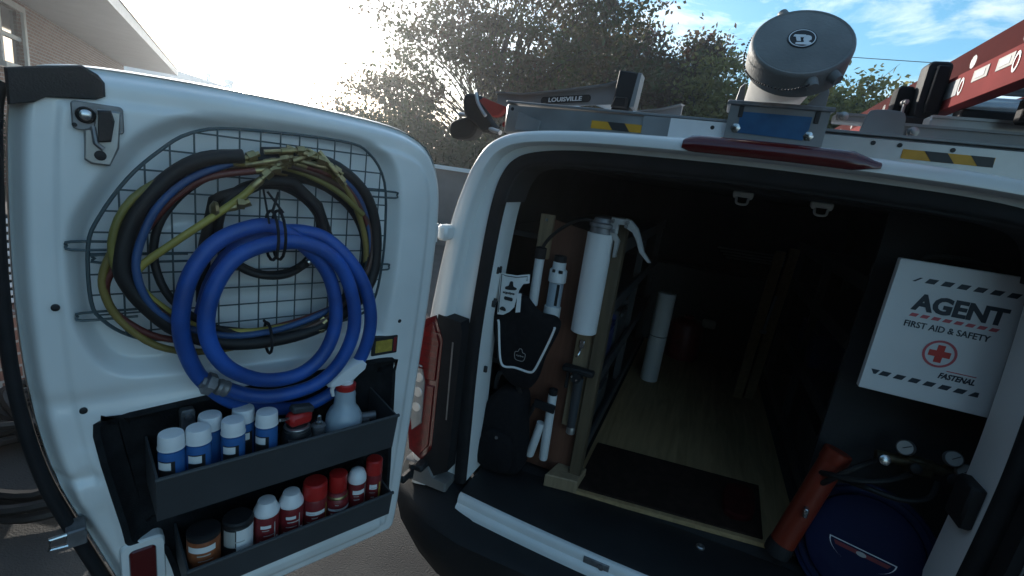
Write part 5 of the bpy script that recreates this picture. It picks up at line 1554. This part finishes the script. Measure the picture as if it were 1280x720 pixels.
# ================================================================== ROOF RACK AND WHAT IT CARRIES
rk = thing("roof_rack", (CX, .11, 1.74), "aluminium roof rack with hazard-striped crossbar along the van's rear", "roof rack")
a = MB(); a.box((CX + .06, .118, 1.772), (1.46, .046, .082), bev=.006)
bar = part("crossbar", a, M['alu'], rk)
a = MB(); a.box((CX + .06, .118, 1.8165), (1.46, .052, .006), bev=.001); part("lip", a, M['alu_grey'], bar)
a = MB(); a.prism([(-.182, 1.736), (-.02, 1.742), (-.02, 1.812), (-.182, 1.812)], YF(.095), 0, .003); part("white_sleeve", a, M['whitepl'], bar, smooth=0)
a = MB(); a.prism([(-.25, 1.736), (-.182, 1.736), (-.182, 1.812), (-.25, 1.812)], YF(.095), 0, .0025); part("end_sleeve", a, M['alu_grey'], bar, smooth=0)
def tape(x0, x1, z0, z1, n, rev=False):
    """alternating amber and black slanted fields"""
    a = MB(); a.prism([(x0, z0), (x1, z0), (x1, z1), (x0, z1)], YF(.095), 0, .0012); tp = part("hazard_tape", a, M['yellowtape'], bar, smooth=0)
    L = (x1 - x0) / n; h = z1 - z0
    for k in range(n):
        if k % 2 == (1 if not rev else 0):
            xa, xb = x0 + k * L, x0 + (k + 1) * L
            sl = .75 * h
            poly = [(min(xa + sl, x1), z0), (min(xb + sl, x1), z0), (min(xb - sl * .1, x1), z1), (xa - sl * .1, z1)]
            b = MB(); b.prism(poly, YF(.095), .001, .0022); part("tape_stripe", b, M['blacktape'], tp, smooth=0)
tape(-.385, -.205, 1.768, 1.788, 4)
tape(.318, .480, 1.771, 1.791, 4)
for x in (-.62, -.08, .26, .31, .405, .56):
    a = MB(); a.lathe([(0, 0), (.005, 0), (.005, .001), (0, .001)], (x, .0925 if -.18 < x < -.02 else .0945, 1.798), 10, rot_to((0, -1, 0))); part("hole", a, M['label_k'], bar)
a = MB(); a.prism([(-.600, 1.742), (-.530, 1.742), (-.526, 1.770), (-.560, 1.782), (-.594, 1.790)], YF(.085), 0, .005, .001); part("end_plate", a, M['alu_grey'], rk)
a = MB(); a.prism(smooth_poly([(.243, 1.80), (.315, 1.80), (.318, 1.862), (.302, 1.876), (.258, 1.876), (.242, 1.862)], 2), YF(.145), 0, .005, .001); part("end_plate", a, M['alu_grey'], rk)
for s in (-1, 1):
    for y in (.14, 1.2, 2.2):
        a = MB(); a.box((CX + s * .60, y, 1.745), (.05, .06, .07), bev=.006); part("foot", a, M['plastic'], rk)
    a = MB(); a.box((CX + s * .60, 1.2, 1.80), (.035, 2.1, .03), bev=.004); part("side_rail", a, M['alu_grey'], rk)
for y in (1.2, 2.2):
    a = MB(); a.box((CX, y, 1.835), (1.4, .045, .035), bev=.004); part("crossbar", a, M['alu'], rk)
# right hand channels carrying the ladder
for (x0, x1, y, z, h, m_) in ((.32, .80, .20, 1.842, .030, 'alu_grey'), (.385, .80, .24, 1.872, .028, 'alu'), (.20, .31, .28, 1.872, .022, 'alu_grey')):
    a = MB(); a.box(((x0 + x1) / 2, y, z), (x1 - x0, .05, h), bev=.003); a.box(((x0 + x1) / 2, y - .024, z + h / 2 - .003), (x1 - x0, .012, .006)); part("channel", a, M[m_], rk)
a = MB(); a.box((.60, .17, 1.90), (.16, .035, .055), bev=.006); a.lathe([(0, 0), (.008, 0), (.007, .006), (0, .006)], (.535, .152, 1.893), 12, rot_to((0, -1, 0))); part("stop_block", a, M['plastic'], rk)
for (x, y, z) in ((.215, .252, 1.873), (.345, .168, 1.838), (.70, .17, 1.85)):
    a = MB(); a.lathe([(.012, 0), (.012, .004), (.007, .005), (.007, .012), (.004, .013)], (x, y, z), 12, rot_to((0, -1, 0))); part("bolt", a, M['steel'], rk)

# ---- storage tube with grey lid
tb = thing("storage_tube", (.065, .5, 1.80), "grey pipe carrier with round dark lid on the roof rack", "storage tube")
tcx, tcz, tr_ = .062, 1.962, .078
tilt = R(36)
lc = Vector((.064, .055, 1.966)); ln = Vector((0, -math.cos(tilt), math.sin(tilt))); lm_ = rot_to(ln)
a = MB(); N_ = 36
ringA = [(tcx + tr_ * math.cos(2 * math.pi * k / N_), .06 + (tr_ * math.sin(2 * math.pi * k / N_)) * math.tan(tilt), tcz + tr_ * math.sin(2 * math.pi * k / N_)) for k in range(N_)]
ringB = [(tcx + tr_ * math.cos(2 * math.pi * k / N_), 2.3, tcz + tr_ * math.sin(2 * math.pi * k / N_)) for k in range(N_)]
a.add(ringA + ringB, [(k, (k + 1) % N_, N_ + (k + 1) % N_, N_ + k) for k in range(N_)] + [tuple(N_ + k for k in range(N_))])
part("tube", a, M['pvcgrey'], tb)
lr = .103
a = MB(); a.lathe([(lr * .96, -.030), (lr, -.028), (lr, .022), (lr * .985, .028), (lr * .95, .031), (lr * .90, .029), (lr * .88, .030), (0.001, .031)], lc, 44, lm_)
def LF(aa, bb, w):
    return lc + Vector((1, 0, 0)) * aa + ln.cross(Vector((1, 0, 0))).normalized() * bb * -1 + ln * w
upl = Vector((0, math.sin(tilt), math.cos(tilt)))
def LF(aa, bb, w): return lc + Vector((1, 0, 0)) * aa + upl * bb + ln * w
for an in (114, -72, -48):
    ca, sa = math.cos(R(an)), math.sin(R(an))
    q = LF(ca * lr, sa * lr, .012)
    dirr = (LF(ca, sa, 0) - LF(0, 0, 0)).normalized()
    a.cyl(q - dirr * .008, q + dirr * .018, .014, .011, 12)
lidp = part("lid", a, M['capgrey'], tb)
def ringmesh(r0, r1, w):
    a = MB(); n = 36
    a.add([LF(r_ * math.cos(2 * math.pi * k / n) - .002, r_ * math.sin(2 * math.pi * k / n) + .006, w) for r_ in (r0, r1) for k in range(n)], [(k, (k + 1) % n, n + (k + 1) % n, n + k) for k in range(n)])
    return a
a = MB(); a.prism(circ(-.002, .006, .029, 32), LF, .030, .0325); lg = part("badge", a, M['label_k'], lidp, smooth=0)
part("badge_ring", ringmesh(.0245, .0265, .0331), M['whitepl'], lg, smooth=0)
a = MB()
a.prism([(-.018, .016), (.004, .016), (.005, .009), (-.006, .008), (-.004, -.004), (-.012, -.004), (-.015, .009), (-.020, .010)], LF, .032, .0336)
part("emblem", a, M['whitepl'], lg, smooth=0)
a = MB(); a.prism(smooth_poly([(.004, .014), (.014, .012), (.016, .002), (.010, -.004), (.017, -.008), (.014, -.015), (.002, -.014), (-.012, -.014), (-.013, -.008), (.002, -.007), (.000, .002)], 2), LF, .032, .0336)
part("emblem", a, M['whitepl'], lg, smooth=0)
# ball chain from the top lug round the left of the lid to the lower lug
ch = MB()
cp = [LF(-.045, .100, .004), LF(-.075, .085, .002), LF(-.100, .045, .002), LF(-.109, .0, .0), LF(-.104, -.05, .0), LF(-.085, -.095, .01), LF(-.055, -.135, .03), LF(-.015, -.150, .035), LF(.018, -.132, .03), LF(.030, -.108, .015)]
cs_ = catmull([tuple(q) for q in cp], 24)
acc, last = 0, Vector(cs_[0])
for q in cs_:
    q = Vector(q)
    if (q - last).length >= .0062:
        last = q
        r_ = .0028
        ch.add([q + Vector(d) * r_ for d in ((1, 0, 0), (-1, 0, 0), (0, 1, 0), (0, -1, 0), (0, 0, 1), (0, 0, -1))], [(0, 2, 4), (2, 1, 4), (1, 3, 4), (3, 0, 4), (2, 0, 5), (1, 2, 5), (3, 1, 5), (0, 3, 5)])
part("ball_chain", ch, M['plastic'], tb, smooth=80)
# bracket plate under the tube
bk = thing("tube_bracket", (.055, .08, 1.77), "pale metal bracket with blue film carrying the storage tube", "bracket")
a = MB(); a.prism([(-.050, 1.772), (.160, 1.772), (.160, 1.852), (-.050, 1.852)], YF(.08), 0, .004); part("face_plate", a, M['alu_grey'], bk, smooth=0)
a = MB(); a.box((.055, .135, 1.857), (.225, .13, .010), bev=.002); tp_ = part("top_plate", a, M['zinc'], bk)
for x in (-.028, .132):
    a = MB(); a.box((x, .15, 1.862 - .03), (.008, .09, .05), bev=.001); part("gusset", a, M['alu_grey'], bk)
    a = MB(); a.box((x + .004, .0745, 1.838), (.010, .004, .026), bev=.001); part("slot", a, M['label_k'], bk)
a = MB(); a.prism([(-.024, 1.790), (.118, 1.786), (.126, 1.812), (.126, 1.838), (-.024, 1.838)], YF(.0755), 0, .0015); part("film", a, M['bluefilm'], bk, smooth=0)
for (x, z) in ((-.028, 1.800), (.128, 1.796)):
    a = MB(); a.lathe([(.011, 0), (.011, .002), (.007, .003), (.007, .007), (.003, .008)], (x, .0755, z), 6, rot_to((0, -1, 0))); part("bolt", a, M['chrome'], bk, smooth=30)
for x in (.015, .09):
    a = MB(); a.lathe([(0, 0), (.006, 0), (.005, .004), (0, .004)], (x, .10, 1.862), 10); part("bolt", a, M['zinc'], bk)
sd = MB(); sd.prism([(.110, 1.866), (.152, 1.866), (.152, 1.90), (.145, 1.915)], YF(.12), -.01, .01, .002); part("saddle", sd, M['alu_grey'], bk)
sd = MB(); sd.prism([(-.042, 1.866), (-.022, 1.866), (-.028, 1.91), (-.038, 1.90)], YF(.12), -.01, .01, .002); part("saddle", sd, M['alu_grey'], bk)

# ---- red fibreglass ladder lying along the right of the roof
ld = thing("red_ladder", (.66, .8, 1.92), "red fibreglass ladder lying lengthwise on the right of the rack", "ladder")
def rail(x, dirx, z0, z1, y0, y1):
    a = MB(); t = .006
    a.box((x, (y0 + y1) / 2, (z0 + z1) / 2), (t, y1 - y0, z1 - z0), bev=.001)
    for z in (z0 + t / 2, z1 - t / 2):
        a.box((x + dirx * .017, (y0 + y1) / 2, z), (.030, y1 - y0, t), bev=.001)
    return a
for (x, dx) in ((.45, 1), (.88, -1)):
    part("rail", rail(x, dx, 1.927, 2.003, -.55, 2.3), M['fibered'], ld)
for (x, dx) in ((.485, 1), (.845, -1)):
    part("fly_rail", rail(x, dx, 2.008, 2.086, -.45, 2.2), M['fibreshade'], ld)
y = -.42
while y < 2.2:
    a = MB(); a.cyl((.454, y, 1.967), (.876, y, 1.967), .016, n=12); part("rung", a, M['alu'], ld)
    a = MB(); a.cyl((.482, y + .1, 2.047), (.848, y + .1, 2.047), .016, n=12); part("rung", a, M['alu'], ld)
    if y < 1.0:
        a = MB(); V = []
        for r_ in (.010, .015):
            V += [(.4455, y + .013 + r_ * .75 * math.cos(2 * math.pi * k / 24), 1.969 + r_ * 1.35 * math.sin(2 * math.pi * k / 24)) for k in range(24)]
        a.add(V, [(k, (k + 1) % 24, 24 + (k + 1) % 24, 24 + k) for k in range(24)]); part("rung_ring", a, M['alu'], ld, smooth=0)
    y += .2345
for (y0, y1, z0, z1, m_) in ((.312, .385, 1.952, 1.992, 'alu_grey'), (.175, .245, 1.967, 1.992, 'pvcgrey'), (.075, .140, 1.967, 1.992, 'pvcgrey'), (-.2, -.1, 1.967, 1.992, 'pvcgrey')):
    a = MB(); a.box((.4462, (y0 + y1) / 2, (z0 + z1) / 2), (.0014, y1 - y0, z1 - z0)); st_ = part("sticker", a, M[m_], ld, smooth=0)
    if m_ == 'pvcgrey':
        a = MB(); a.box((.4452, (y0 + y1) / 2, (z0 + z1) / 2), (.0008, (y1 - y0) * .6, (z1 - z0) * .55)); part("sticker_print", a, M['alu_grey'], st_, smooth=0)
# clamp round the ladder rail
cl = thing("ladder_clamp", (.43, .40, 1.88), "black rubber-faced clamp holding the red ladder", "clamp")
a = MB(); a.prism(rrect(.392, 1.905, .446, 2.045, .014), YF(.43), 0, .05, .005); part("jaw", a, M['plastic'], cl)
a = MB(); a.box((.424, .372, 1.975), (.030, .014, .115), bev=.004); part("face", a, M['rubber'], cl)
a = MB(); a.prism(rrect(.352, 1.90, .392, 1.99, .010), YF(.46), 0, .04, .004); part("jaw", a, M['rubber'], cl)
a = MB(); a.box((.40, .42, 1.898), (.13, .08, .022), bev=.004); part("base", a, M['plastic'], cl)
a = MB(); a.cyl((.372, .418, 1.945), (.372, .40, 1.945), .008, n=10); a.cyl((.372, .40, 1.945), (.372, .385, 1.945), .005, n=10); a.tube([(.372, .40, 1.94), (.372, .40, 1.91)], .004, 6); part("bolt", a, M['steel'], cl)
sb = MB(); sb.box((.545, .33, 1.905), (.16, .05, .035), bev=.005); part("cradle", sb, M['plastic'], cl)

# ---- grey ladder across the left of the rack
gl_ = thing("grey_ladder", (-.60, .40, 1.83), "grey ladder with a dark lettered plate on the rack's left", "ladder")
q0, q1 = Vector((-.84, .46, 1.86)), Vector((-.33, .27, 1.885))
def rail2(off, m_):
    dd = (q1 - q0).normalized(); nn = Vector((dd.y, -dd.x, 0)).normalized()
    zs = [(0, -.022, .030), (.25, -.020, .018), (.55, -.020, .022), (.85, -.021, .030), (1.0, -.022, .045)]
    a = MB()
    for (f, z0, z1) in zs:
        c = q0 + (q1 - q0) * f + off
        a.v += [c + nn * .004 + Vector((0, 0, z0)), c + nn * .004 + Vector((0, 0, z1)), c + nn * .018 + Vector((0, 0, z1 + .002)), c + nn * .018 + Vector((0, 0, z1 + .006)), c - nn * .02 + Vector((0, 0, z1 + .006)), c - nn * .004 + Vector((0, 0, z1)), c - nn * .004 + Vector((0, 0, z0))]
    a.v = [tuple(p) for p in a.v]
    for i in range(len(zs) - 1):
        for k in range(7):
            a.f.append((i * 7 + k, i * 7 + (k + 1) % 7, (i + 1) * 7 + (k + 1) % 7, (i + 1) * 7 + k))
    a.f.append(tuple(range(7))); a.f.append(tuple(28 + k for k in range(7)))
    return part("rail", a, m_, gl_, smooth=30), dd, nn
rl, dd2, nn2 = rail2(Vector((0, 0, 0)), M['alu_grey'])
rail2(Vector((.12, .38, 0)), M['alu_grey'])
for f in (.15, .45, .75):
    c = q0 + (q1 - q0) * f; a = MB(); a.cyl(c + Vector((0, .01, 0)), c + Vector((.12, .37, 0)), .014, n=10); part("rung", a, M['alu'], gl_)
a = MB()
def PF(aa, bb, w):
    c = q0 + (q1 - q0) * .60
    return c + dd2 * aa + Vector((0, 0, bb)) + nn2 * (.0045 + w)
a.prism(rrect(-.115, -.012, .085, .010, .010), PF, 0, .002); pl = part("name_plate", a, M['label_k'], rl, smooth=0)
text("lettering", "LOUISVILLE", .0185, PF(-.015, -.001, .0022), dd2, (0, 0, 1), M['whitepl'], pl if False else rl, bold=.0004, align='CENTER', wide=1.45)
a = MB(); a.prism([(-.372, 1.835), (-.318, 1.835), (-.312, 1.945), (-.366, 1.950)], YF(.30), 0, .06, .004); part("end_cap", a, M['plastic'], gl_)
a = MB(); a.prism([(-.320, 1.850), (-.306, 1.850), (-.301, 1.944), (-.311, 1.945)], YF(.30), 0, .062, .002); part("end_trim", a, M['alu_grey'], gl_)
a = MB(); a.prism([(-.368, 1.845), (-.325, 1.845), (-.325, 1.872), (-.36, 1.872)], YF(.24), 0, .03, .004); part("end_bracket", a, M['rubber'], gl_)
# red end piece with pale edge, and black rubber shoes
a = MB(); a.prism([(-.852, 1.845), (-.795, 1.797), (-.770, 1.802), (-.745, 1.832), (-.835, 1.856)], YF(.36), 0, .03, .003); part("red_end", a, M['fibered'], gl_)
a = MB(); a.tube(catmull([(-.862, .325, 1.868), (-.850, .32, 1.84), (-.828, .318, 1.812), (-.812, .318, 1.795)], 4), .006, 8); part("edge_trim", a, M['alu'], gl_)
a = MB(); a.box((-.70, .36, 1.778), (.12, .03, .016), bev=.003); part("red_spreader", a, M['fibered'], gl_)
a = MB(); a.prism(smooth_poly([(-.93, 1.862), (-.875, 1.868), (-.855, 1.84), (-.835, 1.80), (-.80, 1.765), (-.83, 1.745), (-.87, 1.765), (-.92, 1.80)], 3), YF(.42), 0, .06, .008); part("shoe", a, M['rubber'], gl_)
a = MB(); a.prism(smooth_poly([(-.985, 1.765), (-.93, 1.79), (-.89, 1.785), (-.875, 1.755), (-.90, 1.72), (-.97, 1.715)], 3), YF(.44), 0, .06, .008); part("shoe", a, M['rubber'], gl_)
a = MB(); a.tube(catmull([(-.96, .40, 1.80), (-.90, .39, 1.796), (-.82, .37, 1.762), (-.76, .34, 1.748)], 4), .008, 8); part("brace", a, M['alu'], gl_)
